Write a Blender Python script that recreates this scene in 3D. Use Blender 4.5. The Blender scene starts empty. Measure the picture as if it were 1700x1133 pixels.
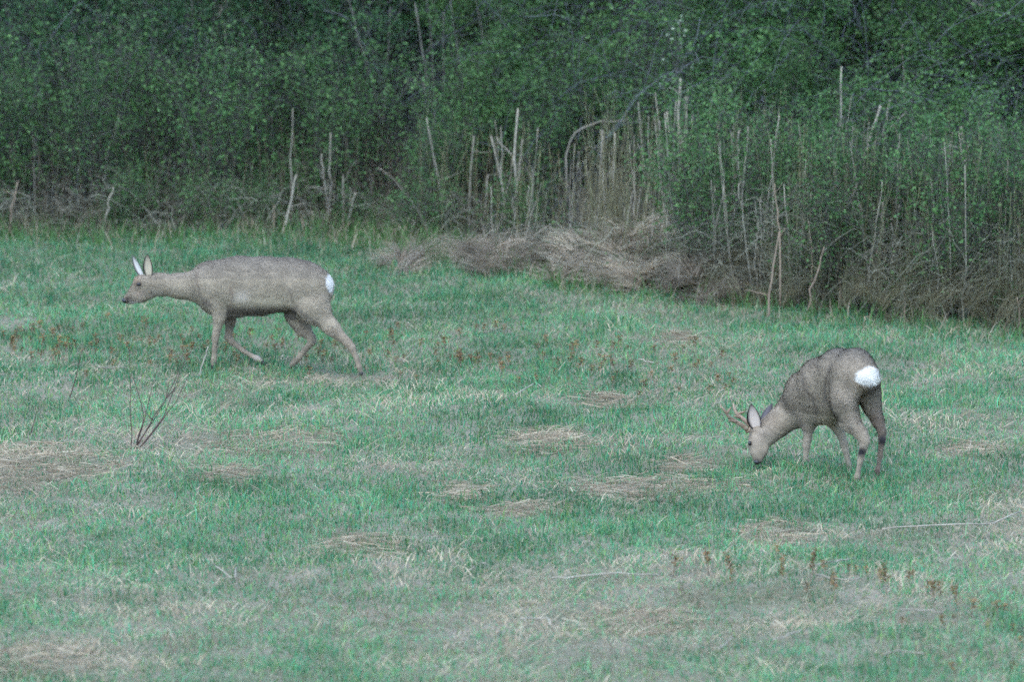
import bpy, math, time
import numpy as np
from mathutils import Vector

T0 = time.time()
rng = np.random.default_rng(11)
scene = bpy.context.scene
COL = scene.collection
R = math.radians

# ------------------------------------------------------------------ camera
CAM_H = 7.5
F_PX = 14200.0                      # focal length in pixels of the 1700 wide photograph
PITCH = math.atan(2091.0 / F_PX)
cam_data = bpy.data.cameras.new('camera')
cam_data.sensor_width = 36.0
cam_data.lens = 36.0 * F_PX / 1700.0
cam_data.clip_start = 1.0
cam_data.clip_end = 2000.0
cam_data.dof.use_dof = True
cam_data.dof.focus_distance = 47.6
cam_data.dof.aperture_fstop = 2.8
cam = bpy.data.objects.new('camera', cam_data)
COL.objects.link(cam)
cam.location = (0, 0, CAM_H)
cam.rotation_euler = (math.pi / 2 - PITCH, 0, 0)
scene.camera = cam

# ------------------------------------------------------------------ world, sun, exposure
SUN_EL, SUN_AZ = 60.0, 205.0        # compass style: 0 = +Y, clockwise; low sun behind the camera, through cloud
world = bpy.data.worlds.new('World')
scene.world = world
world.use_nodes = True
wn = world.node_tree
wn.nodes.clear()
sky = wn.nodes.new('ShaderNodeTexSky')
sky.sky_type = 'NISHITA'
sky.sun_disc = False
sky.sun_elevation = R(SUN_EL)
sky.sun_rotation = R(SUN_AZ)
sky.air_density = 1.0
sky.dust_density = 0.4
sky.ozone_density = 3.4
bg = wn.nodes.new('ShaderNodeBackground')
bg.inputs['Strength'].default_value = 0.13
wo = wn.nodes.new('ShaderNodeOutputWorld')
wn.links.new(sky.outputs[0], bg.inputs[0])
wn.links.new(bg.outputs[0], wo.inputs[0])
sun_data = bpy.data.lights.new('sun', 'SUN')
sun_data.energy = 0.9
sun_data.angle = R(70)
sun_data.color = (1.0, 0.97, 0.93)
sun = bpy.data.objects.new('sun', sun_data)
COL.objects.link(sun)
_d = Vector((math.sin(R(SUN_AZ)) * math.cos(R(SUN_EL)), math.cos(R(SUN_AZ)) * math.cos(R(SUN_EL)), math.sin(R(SUN_EL))))
sun.rotation_euler = _d.to_track_quat('Z', 'Y').to_euler()
vs = scene.view_settings
vs.view_transform = 'Standard'
vs.look = 'None'
vs.gamma = 1.0
vs.use_curve_mapping = False
vs.exposure = 2.12
scene.render.engine = 'CYCLES'
cy = scene.cycles
cy.use_denoising = False
cy.use_adaptive_sampling = True
cy.adaptive_threshold = 0.022
cy.adaptive_min_samples = 20
cy.max_bounces = 8
cy.diffuse_bounces = 5
cy.transmission_bounces = 3
cy.transparent_max_bounces = 4
cy.pixel_filter_width = 2.3
scene.render.use_persistent_data = False

# ------------------------------------------------------------------ numeric helpers
_lat = {}
def vnoise(x, y, scale, seed=0):
    """smooth value noise in 0..1"""
    x = np.asarray(x, float) / scale; y = np.asarray(y, float) / scale
    if seed not in _lat:
        _lat[seed] = np.random.default_rng(1000 + seed).random((256, 256))
    L = _lat[seed]
    xi = np.floor(x).astype(int); yi = np.floor(y).astype(int)
    fx = x - xi; fy = y - yi
    fx = fx * fx * (3 - 2 * fx); fy = fy * fy * (3 - 2 * fy)
    a = L[xi & 255, yi & 255]; b = L[(xi + 1) & 255, yi & 255]
    c = L[xi & 255, (yi + 1) & 255]; d = L[(xi + 1) & 255, (yi + 1) & 255]
    return (a * (1 - fx) + b * fx) * (1 - fy) + (c * (1 - fx) + d * fx) * fy

def fbm(x, y, scale, seed=0, n=3):
    t = 0; a = 1; s = 0
    for i in range(n):
        t = t + a * vnoise(x, y, scale / 2 ** i, seed + i); s += a; a *= .5
    return t / s

def edge_y(x):
    """Y of the meadow's far edge, where the thicket begins"""
    return np.interp(x, [-6, -1.0, -0.1, 0.35, 1.2, 2.4, 3.1, 7], [55.4, 55.3, 54.3, 53.2, 52.6, 51.7, 51.3, 49.6])

def ground_z(x, y):
    x = np.asarray(x, float); y = np.asarray(y, float)
    z = (fbm(x, y, 1.7, 3) - .5) * .10 + (vnoise(x, y, .38, 9) - .5) * .045
    z = z + (vnoise(x, y, 6.0, 14) - .5) * .10
    back = np.clip(y - edge_y(x) - 1.0, 0, None)
    z = z + np.minimum(back * .13, 4.0) + np.clip(back - 40, 0, None) * .02
    far = np.clip((np.hypot(x, y - 50) - 14) / 20, 0, 1)
    return z * (1 - far * .4)

CP, SP = math.cos(PITCH), math.sin(PITCH)
def ray(px, py):
    u = (px - 850.0) / F_PX; v = (566.5 - py) / F_PX
    d = np.array([u, CP + v * SP, -SP + v * CP])
    return d / np.linalg.norm(d)

def hit(px, py):
    """ground point seen at a photograph pixel"""
    d = ray(px, py); o = np.array([0, 0, CAM_H])
    t = CAM_H / -d[2]
    for _ in range(12):
        p = o + d * t
        t = t + (p[2] - float(ground_z(p[0], p[1]))) / -d[2] * .8
    return o + d * t

def at(px, py, Y):
    """point seen at a photograph pixel, on the vertical plane at distance Y"""
    d = ray(px, py)
    return np.array([0, 0, CAM_H]) + d * (Y / d[1])

def base_at(px, Y):
    """foot on the ground under column px at distance Y"""
    x = (px - 850.0) / F_PX * Y / CP
    return np.array([x, Y, float(ground_z(x, Y))])

# ------------------------------------------------------------------ mesh helpers
def mesh(name, V, faces, mat=None, tint=None, smooth=False):
    """faces: list of (n,k) index arrays"""
    me = bpy.data.meshes.new(name)
    V = np.ascontiguousarray(V, dtype=np.float32)
    faces = [np.asarray(f, dtype=np.int32) for f in faces if len(f)]
    loops = np.concatenate([f.ravel() for f in faces])
    tot = np.concatenate([np.full(len(f), f.shape[1], dtype=np.int32) for f in faces])
    start = np.concatenate([[0], np.cumsum(tot)[:-1]]).astype(np.int32)
    me.vertices.add(len(V)); me.vertices.foreach_set('co', V.ravel())
    me.loops.add(len(loops)); me.loops.foreach_set('vertex_index', loops)
    me.polygons.add(len(tot)); me.polygons.foreach_set('loop_start', start)
    if tint is not None:
        a = me.attributes.new('tint', 'FLOAT_COLOR', 'POINT')
        t = np.ones((len(V), 4), np.float32); t[:, :3] = tint
        a.data.foreach_set('color', t.ravel())
    if smooth:
        me.polygons.foreach_set('use_smooth', np.ones(len(tot), dtype=bool))
    me.update(calc_edges=True)
    if mat: me.materials.append(mat)
    return me

def ribbons(P, W, S):
    """tapered flat blades. P (n,m,3), W (n,) base width, S (n,3) side direction -> V, faces"""
    n, m, _ = P.shape
    tap = np.array([1.0, .85, .6, .4, .25, .15, .1, .06])[:m - 1] if m <= 9 else np.linspace(1, .1, m - 1)
    off = (W[:, None] * tap[None, :] * .5)[:, :, None] * S[:, None, :]
    A = P[:, :-1] - off; B = P[:, :-1] + off
    V = np.concatenate([np.stack([A, B], 2).reshape(n, 2 * (m - 1), 3), P[:, -1:, :]], 1)
    k = 2 * (m - 1) + 1
    b = (np.arange(n) * k)[:, None]
    quads = [b + np.array([2 * i, 2 * i + 1, 2 * i + 3, 2 * i + 2]) for i in range(m - 2)]
    tri = b + np.array([2 * (m - 2), 2 * (m - 2) + 1, 2 * (m - 1)])
    q = np.concatenate(quads) if quads else np.zeros((0, 4), int)
    return V.reshape(-1, 3), [q, tri], k

def tubes(P, Rr, sides=4):
    """P (n,m,3), Rr (n,m)"""
    n, m, _ = P.shape
    T = np.gradient(P, axis=1); T /= np.linalg.norm(T, axis=2, keepdims=True) + 1e-9
    ref = np.zeros_like(T); ref[..., 1] = 1
    hor = np.abs(T[..., 1]) > .9; ref[hor] = (1, 0, 0)
    A = np.cross(T, ref); A /= np.linalg.norm(A, axis=2, keepdims=True) + 1e-9
    B = np.cross(T, A)
    ang = np.arange(sides) * 2 * math.pi / sides
    V = P[:, :, None, :] + Rr[:, :, None, None] * (np.cos(ang)[None, None, :, None] * A[:, :, None, :] + np.sin(ang)[None, None, :, None] * B[:, :, None, :])
    idx = np.arange(n * m * sides).reshape(n, m, sides)
    a = idx[:, :-1, :]; b = idx[:, 1:, :]
    q = np.stack([a, np.roll(a, -1, 2), np.roll(b, -1, 2), b], -1).reshape(-1, 4)
    cap = idx[:, -1, :].reshape(-1, sides)
    cap0 = idx[:, 0, ::-1].reshape(-1, sides)
    return V.reshape(-1, 3), [q, cap, cap0] if sides != 4 else [np.concatenate([q, cap, cap0])]

def merge(parts):
    Vs = []; Fs = []; o = 0
    for V, F in parts:
        Vs.append(V)
        for f in F:
            if len(f): Fs.append(np.asarray(f) + o)
        o += len(V)
    return np.concatenate(Vs), Fs

def put(name, me, parent=None, label=None, cat=None, group=None, kind=None, loc=None):
    o = bpy.data.objects.new(name, me)
    COL.objects.link(o)
    if parent is not None: o.parent = parent
    if loc is not None: o.location = [float(c) for c in loc]
    if label: o['label'] = label
    if cat: o['category'] = cat
    if group: o['group'] = group
    if kind: o['kind'] = kind
    return o

def copy_thing(src, loc, rz=0, scale=1.0, label=None, group=None):
    c = src.copy(); COL.objects.link(c)
    c.location = [float(v) for v in loc]; c.rotation_euler = (0, 0, rz); c.scale = (scale,) * 3
    if label: c['label'] = label
    if group: c['group'] = group
    for ch in src.children:
        d = ch.copy(); COL.objects.link(d); d.parent = c
    return c

# ------------------------------------------------------------------ materials
def material(name, col=(.2, .2, .2), col2=None, rough=.8, translucent=0.0, use_tint=False, island=0.35,
             noise=None, bump=None, objvar=0.0, spec=.25):
    m = bpy.data.materials.new(name); m.use_nodes = True
    nt = m.node_tree; nt.nodes.clear()
    N = nt.nodes.new; Lk = nt.links.new
    out = N('ShaderNodeOutputMaterial')
    pb = N('ShaderNodeBsdfPrincipled')
    pb.inputs['Roughness'].default_value = rough
    pb.inputs['Specular IOR Level'].default_value = spec
    geo = N('ShaderNodeNewGeometry')
    if use_tint:
        at_ = N('ShaderNodeAttribute'); at_.attribute_name = 'tint'; src = at_.outputs['Color']
    else:
        mx = N('ShaderNodeMix'); mx.data_type = 'RGBA'
        mx.inputs['A'].default_value = (*col, 1); mx.inputs['B'].default_value = (*(col2 or col), 1)
        if noise:
            tc = N('ShaderNodeTexCoord'); nz = N('ShaderNodeTexNoise')
            nz.inputs['Scale'].default_value = noise; nz.inputs['Detail'].default_value = 6
            nz.inputs['Roughness'].default_value = .65
            Lk(tc.outputs['Object'], nz.inputs['Vector'])
            mr = N('ShaderNodeMapRange'); mr.inputs['From Min'].default_value = .35; mr.inputs['From Max'].default_value = .65
            Lk(nz.outputs['Fac'], mr.inputs['Value']); Lk(mr.outputs[0], mx.inputs['Factor'])
        else:
            Lk(geo.outputs['Random Per Island'], mx.inputs['Factor'])
        src = mx.outputs['Result']
    val = None
    if island:
        mr = N('ShaderNodeMapRange'); mr.inputs['To Min'].default_value = 1 - island; mr.inputs['To Max'].default_value = 1 + island
        ml = N('ShaderNodeMath'); ml.operation = 'MULTIPLY'; ml.inputs[1].default_value = 7.31
        fr = N('ShaderNodeMath'); fr.operation = 'FRACT'
        Lk(geo.outputs['Random Per Island'], ml.inputs[0]); Lk(ml.outputs[0], fr.inputs[0])
        Lk(fr.outputs[0], mr.inputs['Value']); val = mr.outputs[0]
    if objvar:
        oi = N('ShaderNodeObjectInfo'); mr2 = N('ShaderNodeMapRange')
        mr2.inputs['To Min'].default_value = 1 - objvar; mr2.inputs['To Max'].default_value = 1 + objvar
        Lk(oi.outputs['Random'], mr2.inputs['Value'])
        if val is None: val = mr2.outputs[0]
        else:
            mm = N('ShaderNodeMath'); mm.operation = 'MULTIPLY'; Lk(val, mm.inputs[0]); Lk(mr2.outputs[0], mm.inputs[1]); val = mm.outputs[0]
    if val is not None:
        vm = N('ShaderNodeVectorMath'); vm.operation = 'SCALE'
        Lk(src, vm.inputs[0]); Lk(val, vm.inputs['Scale']); src = vm.outputs[0]
    Lk(src, pb.inputs['Base Color'])
    if bump:
        tc = N('ShaderNodeTexCoord'); nb = N('ShaderNodeTexNoise'); nb.inputs['Scale'].default_value = bump[0]; nb.inputs['Detail'].default_value = 4
        bp = N('ShaderNodeBump'); bp.inputs['Strength'].default_value = bump[1]; bp.inputs['Distance'].default_value = bump[2]
        Lk(tc.outputs['Object'], nb.inputs['Vector']); Lk(nb.outputs['Fac'], bp.inputs['Height']); Lk(bp.outputs[0], pb.inputs['Normal'])
    if translucent:
        tr = N('ShaderNodeBsdfTranslucent'); Lk(src, tr.inputs['Color'])
        ms = N('ShaderNodeMixShader'); ms.inputs[0].default_value = translucent
        Lk(pb.outputs[0], ms.inputs[1]); Lk(tr.outputs[0], ms.inputs[2]); Lk(ms.outputs[0], out.inputs[0])
    else:
        Lk(pb.outputs[0], out.inputs[0])
    return m

M = {
    'soil': material('meadow_soil', (.10, .115, .065), (.20, .185, .135), noise=2.2, island=0, bump=(40, .6, .03), rough=.95),
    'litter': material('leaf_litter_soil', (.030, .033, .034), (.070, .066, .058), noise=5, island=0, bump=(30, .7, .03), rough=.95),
    'blade': material('grass_blade', use_tint=True, translucent=.42, island=.28, rough=.6, spec=.3),
    'bark': material('twig_bark', (.042, .045, .038), (.095, .097, .078), island=.3, objvar=.15),
    'leaf': material('young_leaf', (.052, .135, .046), (.100, .195, .058), translucent=.4, island=.35, objvar=.2, rough=.5),
    'leafdark': material('dark_leaf', (.026, .080, .036), (.066, .145, .050), translucent=.3, island=.35, objvar=.2, rough=.5),
    'palebud': material('pale_catkin_leaf', (.17, .24, .16), (.26, .32, .22), translucent=.2, island=.15),
    'stalk': material('bleached_stalk', (.20, .185, .145), (.34, .31, .24), noise=9, island=.1, objvar=.22),
    'greystem': material('grey_stem', (.10, .10, .085), (.19, .18, .15), noise=9, island=.1, objvar=.3),
    'stalkred': material('rusty_stalk', (.20, .15, .105), (.28, .215, .155), noise=9, island=.1, objvar=.15),
    'trunk': material('young_trunk_bark', (.060, .062, .055), (.14, .14, .125), noise=7, island=0, bump=(25, .5, .01), objvar=.15),
    'darktwig': material('dark_red_twig', (.045, .028, .024), (.085, .055, .045), noise=14, island=0),
    'dock': material('dock_seedhead', (.15, .072, .036), (.15, .12, .045), island=.35, objvar=.35),
    'coat': material('deer_coat', use_tint=True, island=0, rough=.9, spec=.1, bump=(120, .5, .004)),
    'fur': material('deer_fur', use_tint=True, island=.12, rough=.85, spec=.12),
    'horn': material('antler_horn', (.17, .115, .075), (.30, .23, .165), noise=30, island=0, rough=.6),
    'black': material('black_wet_skin', (.010, .010, .011), island=0, rough=.35, spec=.5),
    'hoof': material('dark_hoof', (.022, .020, .019), (.04, .036, .032), noise=40, island=0, rough=.5),
    'earskin': material('ear_skin', use_tint=True, island=0, rough=.85, spec=.1),
}

# ------------------------------------------------------------------ ground
def ground_mesh():
    xs = np.concatenate([-np.geomspace(900, 8, 26), np.linspace(-7.5, 7.5, 190), np.geomspace(8, 900, 26)])
    ys = np.concatenate([np.linspace(-200, 30, 24), np.linspace(33, 80, 480), np.geomspace(82, 1500, 30)])
    X, Y = np.meshgrid(xs, ys, indexing='ij')
    Z = ground_z(X, Y)
    V = np.stack([X, Y, Z], -1).reshape(-1, 3)
    ny = len(ys); i = np.arange(len(xs) - 1)[:, None] * ny + np.arange(ny - 1)[None, :]
    q = np.stack([i, i + ny, i + ny + 1, i + 1], -1).reshape(-1, 4)
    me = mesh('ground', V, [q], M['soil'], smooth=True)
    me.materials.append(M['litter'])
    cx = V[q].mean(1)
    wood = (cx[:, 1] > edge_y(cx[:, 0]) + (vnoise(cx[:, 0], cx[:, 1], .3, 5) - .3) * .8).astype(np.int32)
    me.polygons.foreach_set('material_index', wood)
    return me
put('ground', ground_mesh(), kind='structure')

# ------------------------------------------------------------------ dry / lush pattern of the meadow (real plant cover, from photo positions)
DRY = [  # px, py, half width px, half height px, amount
    (20, 772, 130, 26, 1.1), (110, 800, 90, 22, .5), (905, 730, 48, 11, 1.3), (480, 732, 90, 12, .9), (770, 820, 30, 10, 1.1), (880, 848, 60, 12, .9),
    (1080, 812, 130, 14, .8), (1010, 668, 26, 9, .9), (1130, 562, 22, 8, .9), (1210, 515, 22, 8, .7), (700, 660, 120, 10, .5), (200, 730, 160, 22, .5),
    (350, 700, 120, 18, .4), (1140, 778, 30, 10, .8), (1280, 890, 60, 12, .6), (380, 790, 40, 14, .6), (570, 905, 60, 12, .7), (640, 940, 40, 14, .5),
    (40, 600, 60, 16, .6), (520, 635, 90, 10, .5), (100, 1090, 160, 22, .6), (250, 1000, 180, 26, .35), (1060, 1030, 110, 14, .6), (1300, 985, 70, 14, .6),
    (1480, 1010, 120, 18, .6), (740, 925, 50, 12, .5), (1600, 750, 60, 10, .5), (450, 960, 90, 20, .4), (900, 1080, 160, 20, .4), (1560, 1080, 130, 24, .5),
    (1250, 1040, 90, 18, .5), (60, 780, 60, 14, .8), (1030, 520, 60, 8, .5), (670, 432, 40, 12, .9), (800, 440, 60, 14, .8), (620, 780, 40, 12, .4), (90, 940, 120, 18, .5),
    (20, 540, 30, 12, .5), (1100, 735, 40, 9, .5), (720, 775, 28, 9, .6), (1400, 890, 110, 9, .5), (1650, 560, 60, 8, .5),
]
LUSH = [(1270, 868, 90, 24, .9), (1150, 850, 60, 18, .6), (400, 815, 60, 14, .7), (640, 850, 140, 26, .5), (1500, 850, 120, 20, .5), (850, 905, 110, 18, .6),
        (700, 410, 90, 14, 1.0), (120, 425, 120, 14, .6), (380, 430, 200, 12, .4), (650, 500, 160, 20, .6), (1000, 540, 200, 14, .7), (1450, 585, 160, 14, .6),
        (600, 560, 60, 10, .4), (930, 790, 60, 12, .4), (280, 820, 160, 18, .5), (330, 905, 200, 22, .4), (1090, 900, 90, 22, .6), (1000, 850, 80, 16, .4)]

def to_px(x, y, z):
    dz = z - CAM_H
    fwd = y * CP - dz * SP; up = y * SP + dz * CP
    return 850 + F_PX * x / fwd, 566.5 - F_PX * up / fwd

def cover(x, y):
    """dryness 0..1"""
    px, py = to_px(x, y, ground_z(x, y))
    d = .34 + (fbm(x, y, .9, 21) - .5) * 1.15 + (fbm(x, y, 3.2, 31) - .5) * .5 + (vnoise(x, y * .5, .16, 51) - .5) * .5
    for (a, b, w, h, s) in DRY:
        d = d + s * .75 * np.exp(-(((px - a) / w) ** 2 + ((py - b) / h) ** 2))
    for (a, b, w, h, s) in LUSH:
        d = d - s * .6 * np.exp(-(((px - a) / w) ** 2 + ((py - b) / h) ** 2))
    d = d + .09 * np.clip((py - 900) / 250, 0, 1) - .22 * np.clip((640 - py) / 150, 0, 1)
    return np.clip(d, 0, 1)

def scatter(n, x_extra=1.3, y0=36.5, y1=57.0):
    """points over the meadow in view and a margin beside it, uniform density"""
    y = rng.uniform(y0, y1, n * 2); x = rng.uniform(-5.2, 5.2, n * 2)
    k = np.abs(x) < y * .0605 + x_extra
    m = y < edge_y(x) + .25 + rng.normal(0, .12, len(y))
    x, y = x[k & m], y[k & m]
    return x[:n], y[:n]

GREENS = np.array([[.078, .262, .112], [.108, .305, .122], [.160, .335, .152], [.066, .295, .150], [.050, .195, .080], [.17, .30, .085]])
TANS = np.array([[.48, .39, .255], [.54, .455, .315], [.40, .315, .21], [.48, .425, .30], [.32, .24, .16]])

def build_grass(n, hmin, hmax, wmin, wmax, lean, dry_keep, name, label, tan=False, x_extra=1.3, y0=36.5):
    x, y = scatter(n, x_extra, y0)
    d = cover(x, y)
    if tan: keep = rng.random(len(x)) < dry_keep[0] + (dry_keep[1] - dry_keep[0]) * d ** 1.3
    else: keep = rng.random(len(x)) < dry_keep[0] + (dry_keep[1] - dry_keep[0]) * d
    x, y, d = x[keep], y[keep], d[keep]; n = len(x)
    z = ground_z(x, y) - .006
    az = rng.uniform(0, 2 * math.pi, n)
    tuft = vnoise(x, y, .22, 71)
    h = rng.uniform(hmin, hmax, n) * (.65 + .8 * tuft)
    if not tan: h *= 1.15 - .45 * d
    ln = np.abs(rng.normal(lean, lean * .5, n))
    dirx = np.cos(az); diry = np.sin(az)
    if tan:
        flow = (vnoise(x, y, .5, 81) - .5) * 5
        dirx = np.cos(flow) * np.sign(rng.normal(.2, 1, n)) + .45 * dirx; diry = np.sin(flow) * .7 + .45 * diry
    m = 4 if tan else 3
    t = np.linspace(0, 1, m)[None, :]
    bend = ln[:, None] * (t ** 1.6)
    rise = np.cos(np.clip(bend, 0, 1.45)) * t if not tan else np.sin(np.pi * np.clip(t, 0, 1) * rng.uniform(.45, .95, n)[:, None]) * rng.uniform(.08, .55, n)[:, None]
    run = np.sin(np.clip(bend, 0, 1.5)) * t if not tan else t
    P = np.stack([x[:, None] + dirx[:, None] * run * h[:, None], y[:, None] + diry[:, None] * run * h[:, None], z[:, None] + rise * h[:, None]], -1)
    if tan:
        P[:, 1:, 2] = np.maximum(P[:, 1:, 2], ground_z(P[:, 1:, 0], P[:, 1:, 1]) + .004)
    w = rng.uniform(wmin, wmax, n)
    a2 = rng.normal(0, .7, n)
    S = np.stack([np.cos(a2), np.sin(a2), np.zeros(n)], -1)
    V, Fc, k = ribbons(P, w, S)
    pal = TANS if tan else GREENS
    c = pal[rng.integers(0, len(pal), n)] * rng.uniform(.85, 1.15, (n, 1))
    if not tan:
        br = (vnoise(x, y, .7, 91) - .5 + (vnoise(x, y, .13, 92) - .5) * .8)[:, None]
        c = c * (1 + br * .6) * (1.06 - .22 * np.clip(.45 - d, 0, .45) / .45)[:, None]
        mixd = (rng.random(n) < .10 + .22 * d)[:, None]
        c = np.where(mixd, c * .35 + np.array([.27, .26, .18]) * .8, c)
    else:
        br = (vnoise(x, y, .45, 95) - .5)[:, None]
        c = c * (1 + br * .5)
    me = mesh(name, V, Fc, M['blade'], tint=np.repeat(c, k, 0))
    return put(name, me, label=label, cat='grass', kind='stuff')

build_grass(400000, .022, .062, .003, .0058, .8, (1.0, .34), 'grass', 'short green spring grass covering the whole meadow')
build_grass(17000, .06, .115, .0035, .006, .6, (1.0, .25), 'tall_grass', 'longer dark green grass blades rising in loose tufts from the meadow')
build_grass(260000, .04, .12, .003, .0055, .5, (.13, .95), 'dead_grass', 'matted straw coloured dead grass lying between the green blades', tan=True)

# longer blades the deer stand in
def foot_grass():
    F_ = [hit(*p) for p in [(355, 603), (596, 612), (468, 622), (1341, 779), (1418, 786), (1423, 801), (1458, 801), (1256, 772), (430, 600)]]
    P_ = []
    for f_ in F_:
        n = 260; a = rng.uniform(0, 6.28, n); q = rng.random(n) ** .6 * .16
        P_.append(np.stack([f_[0] + np.cos(a) * q, f_[1] + np.sin(a) * q * 1.3 - .05], -1))
    P_ = np.concatenate(P_); x, y = P_.T; n = len(x)
    h = rng.uniform(.035, .085, n); az = rng.uniform(0, 6.28, n); ln = np.abs(rng.normal(.45, .25, n)); t = np.linspace(0, 1, 3)[None]; b = ln[:, None] * t
    P = np.stack([x[:, None] + np.cos(az)[:, None] * np.sin(b) * t * h[:, None], y[:, None] + np.sin(az)[:, None] * np.sin(b) * t * h[:, None], ground_z(x, y)[:, None] - .01 + np.cos(b) * t * h[:, None]], -1)
    a2 = rng.normal(0, .7, n); S = np.stack([np.cos(a2), np.sin(a2), np.zeros(n)], -1)
    V, Fc, k = ribbons(P, rng.uniform(.0035, .006, n), S)
    c = GREENS[rng.integers(0, 6, n)] * rng.uniform(.7, 1.1, (n, 1)); c = np.where((rng.random(n) < .25)[:, None], TANS[rng.integers(0, 5, n)] * .8, c)
    put('foot_grass', mesh('foot_grass', V, Fc, M['blade'], tint=np.repeat(c, k, 0)), label='slightly longer grass blades around the feet of the deer', cat='grass', kind='stuff')
foot_grass()

# taller grass fringe along the thicket edge
def fringe():
    n = 15000
    x = rng.uniform(-4.6, 4.6, n); y = edge_y(x) + rng.normal(.05, .35, n)
    lush = np.exp(-((x + .6) / .45) ** 2)
    keep = rng.random(n) < .35 + .65 * lush - .2 * (x > .6)
    x, y, lush = x[keep], y[keep], lush[keep]; n = len(x)
    h = rng.uniform(.08, .2, n) * (1 + .25 * lush); az = rng.uniform(0, 6.28, n); ln = np.abs(rng.normal(.45, .2, n))
    t = np.linspace(0, 1, 4)[None]
    b = ln[:, None] * t
    P = np.stack([x[:, None] + np.cos(az)[:, None] * np.sin(b) * t * h[:, None], y[:, None] + np.sin(az)[:, None] * np.sin(b) * t * h[:, None], ground_z(x, y)[:, None] - .01 + np.cos(b) * t * h[:, None]], -1)
    a2 = rng.normal(0, .7, n); S = np.stack([np.cos(a2), np.sin(a2), np.zeros(n)], -1)
    V, Fc, k = ribbons(P, rng.uniform(.004, .008, n), S)
    tan = (rng.random(n) < .25)[:, None]
    c = np.where(tan, TANS[rng.integers(0, 5, n)] * .8, np.array([.075, .17, .045]) * rng.uniform(.6, 1.25, (n, 1)))
    put('edge_grass', mesh('edge_grass', V, Fc, M['blade'], tint=np.repeat(c, k, 0)), label='taller fresh green grass along the foot of the thicket', cat='grass', kind='stuff')
fringe()
print('grass', time.time() - T0)

# ------------------------------------------------------------------ dead grass mats and heaps (each one a thing)
def straw(n, cx, cy, rx, ry, hgt, lmin, lmax, w=.0045, along=None, arch=.25, tint=1.0):
    """strands heaped over an elliptic mound, local to (cx, cy, ground)"""
    r = np.sqrt(rng.random(n)); a = rng.uniform(0, 6.283, n)
    ox = r * np.cos(a) * rx; oy = r * np.sin(a) * ry
    base = np.clip(1 - r ** 2, 0, 1) * hgt * rng.uniform(.15, 1.0, n)
    ang = (rng.normal(along, .55, n) if along is not None else rng.uniform(0, 6.283, n)); ang = ang + (rng.random(n) < .5) * math.pi
    L = rng.uniform(lmin, lmax, n)
    m = 5; t = np.linspace(-.5, .5, m)[None]
    bow = rng.normal(0, .18, n)[:, None] * (t ** 2) * 2
    X = ox[:, None] + (np.cos(ang)[:, None] * t - np.sin(ang)[:, None] * bow) * L[:, None]
    Y = oy[:, None] + (np.sin(ang)[:, None] * t + np.cos(ang)[:, None] * bow) * L[:, None] * .7
    rr = np.clip(1 - (X / (rx * 1.15)) ** 2 - (Y / (ry * 1.15)) ** 2, 0, 1)
    Zs = ground_z(X + cx, Y + cy) - float(ground_z(cx, cy)) + rr * hgt * (base / (hgt + 1e-6))[:, None] + rng.uniform(0, arch, n)[:, None] * (.25 - t ** 2) * 4 * L[:, None] * .5 + .006
    tilt = rng.normal(0, .16, n)[:, None] * t * L[:, None]
    Zs = np.maximum(Zs + tilt, ground_z(X + cx, Y + cy) - float(ground_z(cx, cy)) + .004)
    P = np.stack([X, Y, Zs], -1)
    a2 = rng.uniform(0, 3.14, n)
    S = np.stack([-np.sin(ang) * np.cos(a2), np.cos(ang) * np.cos(a2), np.sin(a2)], -1)
    V, F, k = ribbons(P, rng.uniform(.6, 1.4, n) * w, S)
    c = TANS[rng.integers(0, 5, n)] * rng.uniform(.7, 1.2, (n, 1)) * tint
    return V, F, np.repeat(c, k, 0)

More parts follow.
